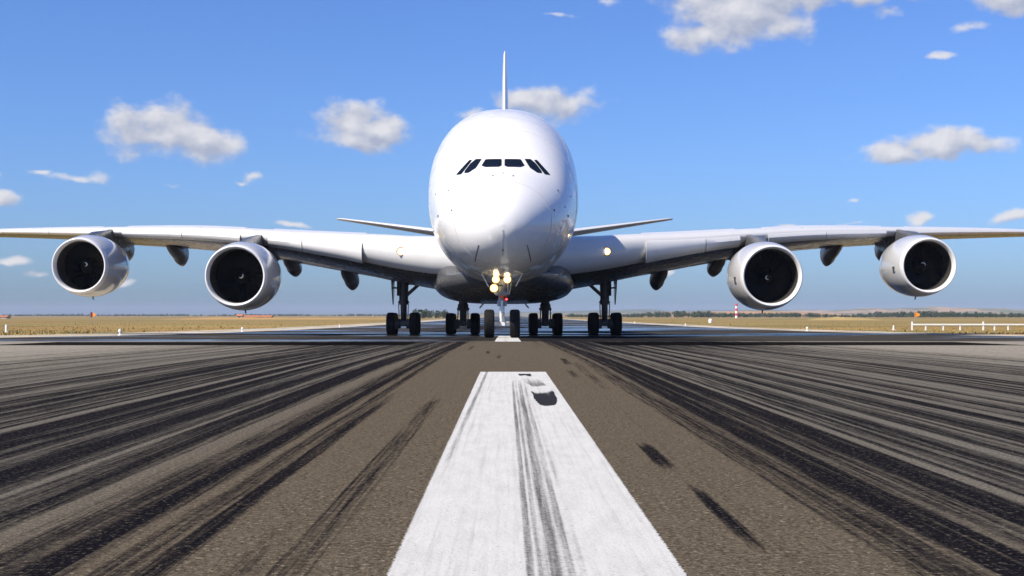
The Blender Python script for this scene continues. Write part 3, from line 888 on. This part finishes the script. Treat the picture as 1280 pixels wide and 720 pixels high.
def nacelle_meshes():
    out = {}
    b = MB()
    prof = [(.42, 1.735), (.46, 1.75), (.9, 1.84), (1.5, 1.91), (2.2, 1.945), (3.0, 1.93), (3.8, 1.85), (4.6, 1.71), (5.1, 1.60), (5.1, 1.56), (4.4, 1.58), (3.0, 1.5)]
    b.lathe(prof, 'Y', 72); out['nacelle'] = b.mesh('nacelle', ['nacelle'], True, 50)
    b = MB()
    lp = []
    for t in np.linspace(-PI * .5, PI * .62, 14):
        lp.append((.20 - .20 * math.cos(t) if abs(t) < PI / 2 else .20 + .12 * (abs(t) / (PI / 2) - 1), 1.60 + (.115 if t > 0 else .10) * math.sin(t)))
    lp = [(.42, 1.495), (.30, 1.50)] + lp[0:13] + [(.41, 1.733)]
    lp = [(.42, 1.495), (.28, 1.503), (.16, 1.522), (.07, 1.553), (.015, 1.59), (0, 1.622), (.02, 1.652), (.08, 1.683), (.18, 1.706), (.30, 1.722), (.41, 1.733), (.41, 1.70)]
    b.lathe(lp, 'Y', 72); out['inlet_lip'] = b.mesh('inlet_lip', ['lip'], True, 60)
    b = MB(); b.lathe([(.43, 1.496), (.9, 1.48), (1.5, 1.475), (2.1, 1.48), (2.4, 1.46), (2.42, .0)], 'Y', 72)
    out['inlet_duct'] = b.mesh('inlet_duct', ['liner'], True, 60)
    b = MB(); b.lathe([(1.02, .001), (1.05, .06), (1.15, .15), (1.35, .29), (1.6, .42), (1.85, .47), (2.3, .47)], 'Y', 40)
    # white comma mark
    V = []; n = 9
    for i in range(n):
        a = .3 + i * .30; r0, r1 = .05 + .018 * i, .05 + .018 * i + .075 * math.sin(PI * (i + .4) / n)
        f = lambda r: 1.02 + .95 * r - .012
        V += [(r0 * math.cos(a), f(r0) - .02, r0 * math.sin(a)), (r1 * math.cos(a), f(r1) - .02, r1 * math.sin(a))]
    b.add(V, [(2 * i, 2 * i + 1, 2 * i + 3, 2 * i + 2) for i in range(n - 1)], 1)
    out['spinner'] = b.mesh('spinner', ['spinner', 'mark'], True, 40)
    # one wide-chord blade
    S = []
    for u in np.linspace(0, 1, 7):
        r = .44 + (1.462 - .44) * u; st = R(28 + 34 * u); ch = .34 + .14 * math.sin(PI * u * .9) + .05 * u
        row = []
        for (a, t) in ((-.5, 0), (-.2, .035), (.2, .03), (.5, 0), (.2, -.01), (-.2, -.008)):
            ax = a * ch * math.cos(st) - t * math.sin(st); tn = a * ch * math.sin(st) + t * math.cos(st)
            row.append((tn + .06 * math.sin(PI * u), 1.86 + ax - .10 * math.sin(PI * u), r))
        S.append(row)
    V, F = loft(S); out['fan_blade'] = mesh('fan_blade', V, F, 'blade', True, None, 40)
    b = MB(); b.lathe([(4.0, 1.1), (5.1, 1.05), (6.0, .86), (6.6, .70), (6.6, .66), (5.5, .7)], 'Y', 48)
    out['core_nozzle'] = b.mesh('core_nozzle', ['hot'], True, 50)
    b = MB(); b.lathe([(5.6, .5), (6.4, .44), (7.0, .26), (7.4, .04), (7.41, .0)], 'Y', 36)
    out['exhaust_plug'] = b.mesh('exhaust_plug', ['hot'], True, 50)
    b = MB(); b.tube((0, 2.6, -1.93), (0, 2.75, -2.12), .05, .03, 8)
    out['drain_mast'] = b.mesh('drain_mast', ['seam'])
    b = MB(); b.box((0, 0, 0), (.03, .34, .42))
    out['vent_panel'] = b.mesh('vent_panel', ['seam'], False)
    return out


NM = nacelle_meshes()
for s in (-1, 1):
    for ei, (ey, ex, ez, toe) in enumerate(ENG):
        mw = PB @ T(s * ey, ex, ez) @ Matrix.Rotation(s * toe * .5, 4, 'Z') @ Matrix.Rotation(R(1.5), 4, 'X')
        eng = link(bpy.data.objects.new('engine', NM['nacelle']), plane, mw)
        for nme in ('inlet_lip', 'inlet_duct', 'spinner', 'core_nozzle', 'exhaust_plug', 'drain_mast'):
            m2 = mw @ Matrix.Rotation(random.uniform(0, 6.28), 4, 'Y') if nme == 'spinner' else mw
            link(bpy.data.objects.new(nme, NM[nme]), eng, m2)
        for k in range(24):
            link(bpy.data.objects.new('fan_blade', NM['fan_blade']), eng, mw @ Matrix.Rotation(k * 2 * PI / 24 + ei, 4, 'Y'))
        a = R(188)
        link(bpy.data.objects.new('vent_panel', NM['vent_panel']), eng,
             mw @ T(1.855 * math.cos(a), 1.15, 1.855 * math.sin(a)) @ Matrix.Rotation(-R(8), 4, 'Y') @ Matrix.Rotation(R(8), 4, 'Z'))
        # strakes and pylon
        y = ey
        le, te = float(w_le(y)), float(w_te(y)); c = te - le
        zw = lambda yy: float(w_zl(y)) + (float(w_zt(y)) - float(w_zl(y))) * (yy - le) / c
        top = [(ex + 1.5, ez + 1.9), (ex + 3.0, ez + 2.25), (le - .6, float(w_zl(y)) + .05), (le + .9, zw(le + .9) + .28), (le + .45 * c, zw(le + .45 * c)), (le + .62 * c, zw(le + .62 * c) - .1)]
        bot = [(ex + 1.5, ez + 1.8), (ex + 3.2, ez + 1.6), (ex + 5.0, ez + 1.35), (ex + 6.6, ez + .75), (le + .40 * c, zw(le + .4 * c) - 1.0), (le + .62 * c, zw(le + .62 * c) - .5)]
        S = []
        for (ty, tz), (by, bz), w in zip(top, bot, (.08, .20, .24, .24, .22, .06)):
            S.append([(s * y - w * .6, ty, tz), (s * y + w * .6, ty, tz), (s * y + w, ty * .6 + by * .4, tz * .6 + bz * .4), (s * y + w, by, bz), (s * y - w, by, bz), (s * y - w, ty * .6 + by * .4, tz * .6 + bz * .4)])
        V, F = loft(S); obj('pylon', mesh('pylon', V, F, 'shaded_underpaint', True, None, 45), plane, PB)

# ---- tailplane and fin
for s in (-1, 1):
    S = []
    for y, le, te, z, t in ((.4, 57.0, 66.5, 7.15, .11), (3.0, 59.0, 67.0, 7.42, .10), (6.5, 61.6, 67.9, 8.02, .095), (11, 65.0, 69.3, 8.80, .09), (14.6, 67.8, 70.5, 9.42, .085), (15.15, 68.6, 70.7, 9.50, .07)):
        S.append([(s * y, le + a * (te - le), z + b * t * (te - le)) for a, b in airfoil(18)])
    V, F = loft(S); tp = obj('tailplane', mesh('tailplane', V, F, 'wingpaint', True, None, 45), plane, PB)
S = []
for z, le, te, t in ((9.8, 52.5, 69.5, .07), (10.9, 55.0, 69.9, .072), (12.5, 57.3, 70.4, .075), (17, 61.0, 71.2, .07), (22, 65.2, 72.1, .07), (24.2, 67.1, 72.5, .062), (24.5, 67.9, 72.5, .04)):
    S.append([(b * t * (te - le) * .95, le + a * (te - le), z) for a, b in airfoil(18)])
V, F = loft(S); fin = obj('tail_fin', mesh('tail_fin', V, F, 'paint', True, None, 45), plane, PB)


# ---- landing gear
def wheel_mesh(r, w, name):
    b = MB()
    h = w / 2
    tp = [(-h * .70, r * .60), (-h * .93, r * .66), (-h, r * .74), (-h * .99, r * .82), (-h * .92, r * .895), (-h * .80, r * .945), (-h * .64, r * .978)]
    for gx in (-.25, -.08, .08, .25):
        tp += [((gx - .045) * w, r * (1 - .25 * gx * gx)), ((gx - .03) * w, r * .975), ((gx + .03) * w, r * .975), ((gx + .045) * w, r * (1 - .25 * gx * gx))]
    tp += [(h * .64, r * .978), (h * .80, r * .945), (h * .92, r * .895), (h * .99, r * .82), (h, r * .74), (h * .93, r * .66), (h * .70, r * .60)]
    b.lathe(tp, 'X', 40, 0)
    b.lathe([(-h * .78, r * .60), (-h * .6, r * .56), (-h * .5, r * .38), (-h * .75, r * .30), (-h * .8, r * .14), (-h * .8, .001)], 'X', 28, 1)
    b.lathe([(h * .78, r * .60), (h * .6, r * .56), (h * .5, r * .38), (h * .75, r * .30), (h * .8, r * .14), (h * .8, .001)], 'X', 28, 1)
    for k in range(9):
        a = k * 2 * PI / 9
        for sg in (-1, 1):
            b.tube((sg * h * .52, r * .46 * math.cos(a), r * .46 * math.sin(a)), (sg * h * .64, r * .46 * math.cos(a), r * .46 * math.sin(a)), .025, None, 6, 1)
    return b.mesh(name, ['tyre', 'hub'], True, 40)


WHL = wheel_mesh(.70, .54, 'wheel'); NWH = wheel_mesh(.63, .45, 'nose_wheel')


def gz(y): return g(y + NY)


# nose gear
ny = 5.6; ng = gz(ny)
nose_gear = empty('nose_gear', (NX, NY + ny, ng), plane)
for s in (-1, 1): link(bpy.data.objects.new('wheel', NWH), nose_gear, PB @ T(s * .56 - .05, ny, ng + .63))
b = MB(); b.tube((-.05, ny + .25, 2.75), (-.05, ny + .06, 1.28), .17, .16, 20); b.tube((-.05, ny + .08, 1.45), (-.05, ny + .07, 1.20), .21, .21, 20)
b.box((-.05, ny + .05, 1.75), (.52, .2, .16)); b.tube((-.30, ny + .1, 2.6), (-.30, ny + .06, 1.7), .05, .05, 8); b.tube((.2, ny + .1, 2.6), (.2, ny + .06, 1.7), .05, .05, 8)
obj('strut', b.mesh('strut', ['gear']), nose_gear, PB)
b = MB(); b.tube((-.05, ny + .06, 1.3), (-.05, ny, ng + .63), .11, .11, 18); b.box((-.05, ny, ng + .66), (.24, .3, .24))
obj('piston', b.mesh('piston', ['gearwhite']), nose_gear, PB)
b = MB(); b.tube((-.62, ny, ng + .63), (.52, ny, ng + .63), .08, .08, 14)
obj('axle', b.mesh('axle', ['gearwhite']), nose_gear, PB)
b = MB(); b.tube((-.05, ny - .16, 1.42), (-.05, ny - .42, .98), .05, .04, 8); b.tube((-.05, ny - .42, .98), (-.05, ny - .14, ng + .75), .05, .04, 8)
b.box((-.05, ny - .4, .98), (.2, .06, .08))
obj('torque_link', b.mesh('torque_link', ['gearwhite']), nose_gear, PB)
b = MB(); b.tube((-.05, ny + .2, 1.7), (-.05, ny + 2.2, 2.6), .09, .09, 10)
obj('drag_brace', b.mesh('drag_brace', ['geardark']), nose_gear, PB)
b = MB(); b.box((-.03, ny - .22, 1.60), (.26, .03, .12)); b.box((.06, ny - .22, 1.52), (.08, .03, .22))
obj('safety_ribbon', b.mesh('safety_ribbon', ['orange'], False), nose_gear, PB)
for s in (-1, 1):
    me = MB(); me.box((0, 0, 0), (.05, 2.3, .62))
    obj('gear_door', me.mesh('gear_door', ['paint'], False), nose_gear, PB @ T(s * .74 - .05, ny + .2, 2.33) @ Matrix.Rotation(s * R(28), 4, 'Y'))
    me = MB(); me.box((0, 0, 0), (.04, .7, .5))
    obj('gear_door', me.mesh('gear_door_small', ['paint'], False), nose_gear, PB @ T(s * .36 - .05, ny + .8, 1.98) @ Matrix.Rotation(s * R(8), 4, 'Y'))
for (x, z, r) in ((-.32, 2.36, .17), (.18, 2.36, .17), (-.40, 1.98, .18)):
    lamp_unit(Vector((x, ny - .30, z)), (0, -1, .01), r, nose_gear, 'taxi_light')
b = MB(); b.box((-.07, ny - .13, 2.42), (.8, .06, .07)); b.box((-.2, ny - .13, 2.1), (.36, .06, .06))
obj('light_bracket', b.mesh('light_bracket', ['geardark'], False), nose_gear, PB)

# wing gear and body gear
for s in (-1, 1):
    y0 = 30.2; x0 = s * 6.22; gy = gz(y0)
    wg = empty('wing_gear', (NX + x0, NY + y0, gy), plane)
    for dy in (-.86, .86):
        for dx in (-.70, .70):
            link(bpy.data.objects.new('wheel', WHL), wg, PB @ T(x0 + dx, y0 + dy, gz(y0 + dy) + .70))
        b = MB(); b.tube((x0 - .62, y0 + dy, gz(y0 + dy) + .70), (x0 + .62, y0 + dy, gz(y0 + dy) + .70), .09, .09, 12)
        obj('axle', b.mesh('axle', ['geardark']), wg, PB)
    b = MB(); b.tube((x0, y0 - .95, gz(y0 - .86) + .70), (x0, y0 + .95, gz(y0 + .86) + .70), .15, .15, 14); b.box((x0, y0, gy + .74), (.36, .6, .36))
    obj('bogie_beam', b.mesh('bogie_beam', ['geardark']), wg, PB)
    b = MB(); b.tube((x0, y0, 4.4), (x0, y0, 1.55), .27, .24, 20); b.tube((x0, y0, 1.75), (x0, y0, 1.45), .29, .29, 20)
    b.tube((x0 - s * .0, y0 - .3, 3.0), (x0, y0 + .3, 3.0), .12, .12, 10); b.tube((x0 - .34, y0, 1.6), (x0 + .34, y0, 1.6), .07, .07, 10)
    b.tube((x0 + .28, y0 - .05, 2.9), (x0 + .24, y0 - .05, 1.6), .035, .035, 8); b.tube((x0 - .28, y0 - .05, 3.1), (x0 - .24, y0 - .05, 1.6), .03, .03, 8)
    obj('strut', b.mesh('strut', ['geardark']), wg, PB)
    b = MB(); b.tube((x0, y0, 1.6), (x0, y0, gy + .75), .20, .19, 18); b.tube((x0 - .30, y0 - .12, 1.5), (x0 - .26, y0 - .12, gy + .8), .03, .03, 8); b.tube((x0 + .30, y0 - .12, 1.5), (x0 + .26, y0 - .12, gy + .8), .03, .03, 8)
    obj('piston', b.mesh('piston', ['geardark']), wg, PB)
    for dy in (-.86, .86):
        for dx in (-.36, .36):
            b = MB(); b.lathe([(-.12, .05), (-.12, .30), (.12, .30), (.12, .05)], 'X', 20); obj('brake_pack', b.mesh('brake_pack', ['geardark']), wg, PB @ T(x0 + dx, y0 + dy, gz(y0 + dy) + .70))
    b = MB(); b.tube((x0, y0 - .22, 1.5), (x0, y0 - .55, 1.05), .06, .05, 8); b.tube((x0, y0 - .55, 1.05), (x0, y0 - .2, gy + .85), .06, .05, 8)
    obj('torque_link', b.mesh('torque_link', ['geardark']), wg, PB)
    b = MB(); b.tube((x0 - s * .1, y0, 1.95), (x0 - s * 1.45, y0 - .1, 3.15), .11, .10, 10); b.tube((x0 - s * 1.45, y0 - .1, 3.15), (x0 - s * 2.3, y0 - .1, 3.5), .10, .09, 10)
    b.tube((x0 - s * .1, y0, 2.75), (x0 - s * .95, y0, 2.72), .07, .07, 8); b.tube((x0 - s * .95, y0, 2.72), (x0 - s * .95, y0, 3.4), .05, .05, 8)
    obj('side_brace', b.mesh('side_brace', ['geardark']), wg, PB)
    # leg door on the outboard side, tapering to a point
    dv = [(y0 - .9, 4.0), (y0 + .9, 4.0), (y0 + .7, 2.4), (y0 + .25, 1.55), (y0 - .1, 1.45), (y0 - .65, 2.4)]
    xo = x0 + s * .62
    V, F = loft([[(xo, a, z) for a, z in dv], [(xo + s * .10 + s * .03 * (z - 3), a, z) for a, z in dv]])
    obj('gear_door', mesh('gear_door', V, F, 'shaded_underpaint', False), wg, PB)
    b = MB(); b.tube((x0, y0, 2.45), (xo, y0, 2.5), .05, .05, 8); b.tube((x0, y0, 3.3), (xo, y0, 3.2), .06, .06, 8)
    obj('door_link', b.mesh('door_link', ['geardark']), wg, PB)
    b = MB(); b.tube((x0 + s * .34, y0 + .1, 4.0), (x0 + s * .36, y0 + .1, 2.0), .10, .07, 10)
    obj('retraction_jack', b.mesh('retraction_jack', ['geardark']), wg, PB)

    y0 = 34.0; x0 = s * 2.65; gy = gz(y0)
    bg_ = empty('body_gear', (NX + x0, NY + y0, gy), plane)
    for dy in (-1.7, 0, 1.7):
        for dx in (-.78, .78):
            link(bpy.data.objects.new('wheel', WHL), bg_, PB @ T(x0 + dx, y0 + dy, gz(y0 + dy) + .70))
        b = MB(); b.tube((x0 - .7, y0 + dy, gz(y0 + dy) + .70), (x0 + .7, y0 + dy, gz(y0 + dy) + .70), .09, .09, 12)
        obj('axle', b.mesh('axle', ['geardark']), bg_, PB)
    b = MB(); b.tube((x0, y0 - 1.8, gz(y0 - 1.7) + .70), (x0, y0 + 1.8, gz(y0 + 1.7) + .70), .16, .16, 14); b.box((x0, y0, gy + .76), (.4, .7, .4))
    obj('bogie_beam', b.mesh('bogie_beam', ['geardark']), bg_, PB)
    b = MB(); b.tube((x0, y0 - .4, 3.0), (x0, y0 - .1, 1.1), .31, .28, 20); b.tube((x0 - .4, y0 - .15, 1.2), (x0 + .4, y0 - .15, 1.2), .08, .08, 10)
    obj('strut', b.mesh('strut', ['geardark']), bg_, PB)
    b = MB(); b.tube((x0, y0 - .1, 1.2), (x0, y0, gy + .75), .24, .22, 18); b.tube((x0 - .3, y0 - .3, 1.5), (x0 - .34, y0 - .9, gy + .8), .04, .04, 8); b.tube((x0 + .3, y0 - .3, 1.5), (x0 + .34, y0 - .9, gy + .8), .04, .04, 8)
    obj('piston', b.mesh('piston', ['geardark']), bg_, PB)
    for dy in (-1.7, 0, 1.7):
        for dx in (-.42, .42):
            b = MB(); b.lathe([(-.13, .05), (-.13, .30), (.13, .30), (.13, .05)], 'X', 20); obj('brake_pack', b.mesh('brake_pack', ['geardark']), bg_, PB @ T(x0 + dx, y0 + dy, gz(y0 + dy) + .70))
    b = MB(); b.box((0, 0, 0), (.05, 2.6, .5))
    obj('gear_door', b.mesh('gear_door', ['shaded_underpaint'], False), bg_, PB @ T(x0 - s * 1.25, y0 - 1.2, 1.45) @ Matrix.Rotation(-s * R(40), 4, 'Y'))


# ------------------------------------------------------------------ airfield furniture
def PX(u, v, y):  # placement helper: bearing from the runway end at distance y
    return (u - 633) / 1700 * y


def post_marker(x, y, h, w, label):
    r = empty('marker_post', (x, y, g(y) - .02), label=label, cat='marker post')
    b = MB(); b.lathe([(0, w * .55), (h * .85, w * .5), (h * .95, w * .42), (h, .01)], 'Z', 12, 0, cap=False)
    obj('post', b.mesh('post', ['white']), r, T(x, y, g(y) - .02))
    b = MB(); b.box((0, 0, .03), (w * 2.2, w * 2.2, .06)); obj('base', b.mesh('base', ['plaster'], False), r, T(x, y, g(y) - .02))


post_marker(PX(8, 0, 112), 112, .66, .20, 'white marker post alone in the dry grass beside the pale shoulder')
post_marker(PX(1117, 0, 140), 140, .50, .17, 'short white marker post just off the end of the white rail fence')


def edge_light(x, y, label, group):
    r = empty('runway_edge_light', (x, y, g(y)), label=label, cat='runway light', group=group)
    b = MB(); b.lathe([(0, .14), (.03, .14), (.05, .06), (.22, .05)], 'Z', 12); obj('stem', b.mesh('stem', ['white']), r, T(x, y, g(y) - .008))
    b = MB(); b.lathe([(.22, .10), (.30, .11), (.38, .07), (.40, .001)], 'Z', 12); obj('dome', b.mesh('dome', ['white']), r, T(x, y, g(y) - .008))


for y, where in ((82, 'abreast of the airliner main wheels'), (120, 'level with the airliner tail'), (190, 'farthest behind the airliner')):
    edge_light(XL - .8, y, 'low white light on pale shoulder, sheds side of runway, ' + where, 'runway edge lights on the sheds side')
for y, where in ((128, 'level with the airliner tail'), (215, 'middle one behind the airliner'), (300, 'farthest behind the airliner')):
    edge_light(XR + .8, y, 'low white light on pale shoulder, fence side of runway, ' + where, 'runway edge lights on the fence side')

# white rail fence
fy = 140
fx0 = PX(1140, 0, fy)
fence = empty('rail_fence', (fx0, fy, g(fy)), label='low white rail fence with short posts standing in the dry grass', cat='fence')
pm = MB(); pm.box((0, 0, .30), (.13, .10, .62)); pme = pm.mesh('fence_post', ['white'], False)
ptall = MB(); ptall.box((0, 0, .45), (.14, .12, .92)); ptm = ptall.mesh('fence_post_tall', ['white'], False)
rx = fx0
pos = [PX(u, 0, fy) for u in (1140, 1157, 1179, 1200, 1229, 1243, 1260, 1282, 1304, 1326)]
for i, x in enumerate(pos):
    obj('post', ptm if i in (0, 4) else pme, fence, T(x, fy, g(fy) - .03))
for a, b_ in zip(pos[:-1], pos[1:]):
    m_ = MB(); m_.box(((a + b_) / 2, fy - .08, g(fy) + .58), (b_ - a - .01, .05, .14)); obj('rail', m_.mesh('rail', ['white'], False), fence)

# pennant markers
for (u, y, two, lab) in ((113, 260, True, 'orange and dark red pennant on a thin pole above the dry grass'), (1143, 260, False, 'plain orange pennant on a thin pole beyond the white rail fence')):
    x = PX(u, 0, y); z0 = g(y)
    r = empty('pennant_marker', (x, y, z0), label=lab, cat='flag')
    b = MB(); b.tube((0, 0, 0), (0, 0, 2.45), .035, .03, 8); obj('pole', b.mesh('pole', ['pole']), r, T(x, y, z0 - .03))
    S = []
    for i in range(9):
        t = i / 8; dx = .04 + t * 1.0; hh = .55 * (1 - t * .72); w = .08 * math.sin(t * 5)
        S.append([(dx, w - .01, 1.86 - hh), (dx, w + .01, 1.86 - hh), (dx, w + .01, 1.86 + hh), (dx, w - .01, 1.86 + hh)])
    V, F = loft(S)
    mi = [1 if (two and sum(V[i][0] for i in f) / len(f) < .45) else 0 for f in F]
    obj('cloth', mesh('cloth', V, F, ['flag', 'flagdark'], True, mi, 40), r, T(x, y, z0))

# white dome housing
x, y = PX(888, 0, 330), 330
r = empty('dome_housing', (x, y, g(y)), label='small white domed equipment housing out on the dry grass', cat='housing')
b = MB(); b.lathe([(0, .45), (.5, .45)], 'Z', 20); obj('drum', b.mesh('drum', ['white']), r, T(x, y, g(y) - .03))
b = MB(); b.lathe([(.5, .5), (.7, .46), (.9, .32), (1.0, .12), (1.02, .001)], 'Z', 20); obj('dome', b.mesh('dome', ['white']), r, T(x, y, g(y) - .03))

# red and white mast
x, y = PX(920.5, 0, 900), 900
r = empty('obstacle_mast', (x, y, g(y)), label='red and white banded obstacle mast before the tan hill', cat='mast')
hts = np.linspace(0, 9.6, 7)
for i in range(6):
    b = MB(); b.tube((0, 0, hts[i]), (0, 0, hts[i + 1]), .9 - i * .03, None, 12)
    obj('band', b.mesh('band', ['white' if i % 2 == 0 else 'red']), r, T(x, y, g(y)))


# low buildings on the horizon
def shed(x, y, w, d, h, rh, name, label):
    r = empty(name, (x, y, g(y)), label=label, cat='building'); m_ = T(x, y, g(y) - .1)
    b = MB(); b.box((0, 0, h / 2), (w, d, h)); obj('wall', b.mesh('wall', ['plaster'], False), r, m_)
    V = [(-w / 2 - .4, -d / 2 - .4, h), (w / 2 + .4, -d / 2 - .4, h), (w / 2 + .4, 0, h + rh), (-w / 2 - .4, 0, h + rh), (-w / 2 - .4, d / 2 + .4, h), (w / 2 + .4, d / 2 + .4, h)]
    obj('roof', mesh('roof', V, [(0, 1, 2, 3), (3, 2, 5, 4), (0, 3, 4), (1, 5, 2), (0, 4, 5, 1)], 'terra', False), r, m_)
    for i in range(max(1, int(w / 5))):
        b = MB(); b.box((-w / 2 + (i + .5) * w / max(1, int(w / 5)), -d / 2 - .03, h * .5), (1.4, .06, h * .45)); obj('window', b.mesh('window', ['dark'], False), r, m_)


shed(PX(322, 0, 800), 800, 17, 8, 1.0, 1.0, 'long_shed', 'long low shed with terracotta roof at the far edge of the field')
shed(PX(300, 0, 780), 780, 3.0, 5, 1.6, 1.1, 'small_hut', 'small hut with terracotta roof at the end of the long shed')
shed(PX(2, 0, 800), 800, 8, 7, 1.0, .9, 'roadside_barn', 'terracotta-roofed barn in front of the thin far tree belt')


# ------------------------------------------------------------------ hills and far woods
def hill(name, y, spans, depth, seed, cols, amp):
    rr = np.random.default_rng(seed)
    X = np.linspace(spans[0][0], spans[-1][0], 160); f = pchip([s_[0] for s_ in spans], [s_[1] for s_ in spans])
    H = f(X)
    n = np.interp(X, np.linspace(X[0], X[-1], 40), rr.standard_normal(40)) * amp + np.interp(X, np.linspace(X[0], X[-1], 120), rr.standard_normal(120)) * amp * .4
    H = np.maximum(H + n * np.clip(H / (H.max() + 1e-6), 0, 1), -2)
    rows = []
    for t in np.linspace(0, 1, 14):
        k = math.sin(t * PI / 2) ** 1.2 if t < .85 else 1 - ((t - .85) / .15) ** 2 * .5
        wv = np.interp(X, np.linspace(X[0], X[-1], 70), rr.standard_normal(70)) * amp * .5 * math.sin(PI * t)
        rows.append(np.stack([X, np.full_like(X, y + t * depth), np.maximum(H * k + wv, -2) - 1.4], 1))
    V, F = loft(np.array(rows), False, False, False)
    m = mat(name + '_ground', cols[0], .95, spec=.05); kk = NT(m); p = kk.pos()
    a = kk.noise(kk.mapping(p, (.008, .004, .05)), 1, 6, .65)
    b_ = kk.noise(kk.mapping(p, (.03, .012, .2)), 1, 5, .6)
    col = kk.mix(kk.ramp(a, .42, .58), cols[0], cols[1])
    col = kk.mix(kk.ramp(b_, .58, .68, 0, .8), col, cols[2])
    kk.l(col, kk.b.inputs['Base Color'])
    obj(name, mesh(name, V, F, m), kind='structure')


gr, ta, gn = (.10, .12, .05), (.36, .24, .13), (.05, .075, .03)
hill('hills', 4200, [(-600, 0), (300, 6), (600, 15), (900, 17), (1300, 24), (1600, 31), (1900, 20), (2300, 12)], 900, 3, (ta, gr, gn), 3.5)
hill('ridge', 5600, [(-2600, 0), (-1500, 4), (-400, 8), (300, 22), (800, 26), (1500, 20), (2600, 28)], 500, 4, (gr, gn, ta), 3)
hill('tan_hill', 1500, [(120, 0), (180, 2.5), (240, 6.0), (290, 7.6), (350, 6.2), (410, 3.0), (480, 0)], 160, 5, ((.40, .24, .13), (.34, .22, .12), (.2, .18, .08)), .3)
hill('grass_mound', 520, [(118, 0), (124, .9), (132, 1.5), (140, 1.2), (150, 0)], 25, 6, ((.40, .28, .11), (.32, .24, .09), (.25, .2, .08)), .1)
hill('earth_bank', 620, [(-170, 0), (-150, .8), (-125, 1.1), (-70, 1.0), (-40, .3), (-20, 0)], 25, 8, ((.30, .22, .08), (.40, .24, .09), (.25, .2, .08)), .12)


def leaf_material():
    m = mat('far_foliage', (.05, .08, .03), .8, spec=.1); k = NT(m)
    info = k.attr('tone')
    k.l(k.mix(info, (.022, .042, .016), (.06, .085, .03)), k.b.inputs['Base Color'])
    return m


LM = leaf_material()


def wood(name, label, n, xr, yr, hr, seed):
    rr = np.random.default_rng(seed)
    nl = 46
    VV, FF, TT = [], [], []
    for i in range(n):
        x = rr.uniform(*xr); y = rr.uniform(*yr); h = rr.uniform(*hr) * (1 + .5 * math.sin(x * .013) * math.sin(x * .041 + 1))
        rad = h * rr.uniform(.3, .5); z0 = g(y); tone = rr.uniform(0, .7)
        d = rr.standard_normal((nl, 3)); d /= np.linalg.norm(d, axis=1)[:, None]
        c = d * rr.uniform(.4, 1, (nl, 1)) * np.array([rad, rad, h * .45]) + np.array([x, y, z0 + h * .52])
        sz = rad * .38
        for q in c:
            o = len(VV)
            a = rr.standard_normal((3, 3)) * sz * .75
            VV += [q + a[0], q + a[1], q + a[2]]; FF.append((o, o + 1, o + 2)); t = min(1, max(0, tone + rr.uniform(-.2, .3))); TT += [t] * 3
        o = len(VV); w = h * .03
        VV += [np.array([x - w, y, z0 - .5]), np.array([x + w, y, z0 - .5]), np.array([x, y, z0 + h * .6])]; FF.append((o, o + 1, o + 2)); TT += [0] * 3
    me = bpy.data.meshes.new(name); me.from_pydata([tuple(v) for v in VV], [], FF); me.materials.append(LM)
    a = me.attributes.new('tone', 'FLOAT', 'POINT'); a.data.foreach_set('value', np.array(TT, np.float32))
    obj(name, me, label=label, cat='woodland', kind='stuff')


wood('far_wood', 'dark green belt of trees along the foot of the hills beyond the fence', 1500, (60, 640), (1180, 1400), (2.4, 4.6), 21)
wood('far_tree_belt', 'thin blue-green belt of trees along the flat horizon past the sheds', 1300, (-1200, -170), (2600, 2900), (2.0, 4.4), 22)
wood('tree_clump', 'bushy dark tree clump on the horizon beneath the airliner wing', 26, (-62, -40), (880, 910), (2.8, 5.2), 23)


# dry grass tufts along both sides
def tufts():
    rr = np.random.default_rng(9)
    m = mat('dry_grass_blades', (.36, .27, .1), .8, spec=.1); k = NT(m)
    k.l(k.mix(k.attr('tone'), (.42, .29, .10), (.20, .17, .06)), k.b.inputs['Base Color'])
    VV, FF, TT = [], [], []
    for side in (-1, 1):
        for i in range(5200):
            y = 55 * (420 / 55) ** rr.uniform(0, 1); e = XL - 7.4 if side < 0 else XR + 5.4
            x = e + side * abs(rr.normal(0, 1)) * .30 * y
            if abs(x) > .5 * y + 10: continue
            z = g(y) - .03; h = rr.uniform(.05, .20) * (1.8 if rr.uniform() < .05 else 1); tone = rr.uniform(0, .6) if rr.uniform() < .85 else 1
            for b in range(5):
                a = rr.uniform(0, 6.28); w = h * .22; lx, ly = math.cos(a) * h * .6, math.sin(a) * h * .6
                o = len(VV)
                VV += [(x - w * math.sin(a), y + w * math.cos(a), z), (x + w * math.sin(a), y - w * math.cos(a), z), (x + lx, y + ly, z + h)]
                FF.append((o, o + 1, o + 2)); TT += [tone] * 3
    me = bpy.data.meshes.new('dry_grass'); me.from_pydata(VV, [], FF); me.materials.append(m)
    a = me.attributes.new('tone', 'FLOAT', 'POINT'); a.data.foreach_set('value', np.array(TT, np.float32))
    obj('dry_grass', me, label='dry golden grass growing on both sides of the runway', cat='grass', kind='stuff')


tufts()

# ------------------------------------------------------------------ haze
HAZE = True
if HAZE:
    b = MB(); b.box((0, 3150, 18), (12600, 6900, 44))
    hm = bpy.data.materials.new('haze_air'); hm.use_nodes = True
    nt = hm.node_tree; nt.nodes.clear()
    out = nt.nodes.new('ShaderNodeOutputMaterial'); pv = nt.nodes.new('ShaderNodeVolumePrincipled')
    pv.inputs['Color'].default_value = (.74, .81, 1, 1); pv.inputs['Density'].default_value = 9e-5
    pv.inputs['Anisotropy'].default_value = 0.0
    nt.links.new(pv.outputs[0], out.inputs['Volume'])
    hme = b.mesh('haze', [hm], False)
    obj('haze', hme, kind='stuff', label='thin pale haze over the airfield and hills', cat='haze')
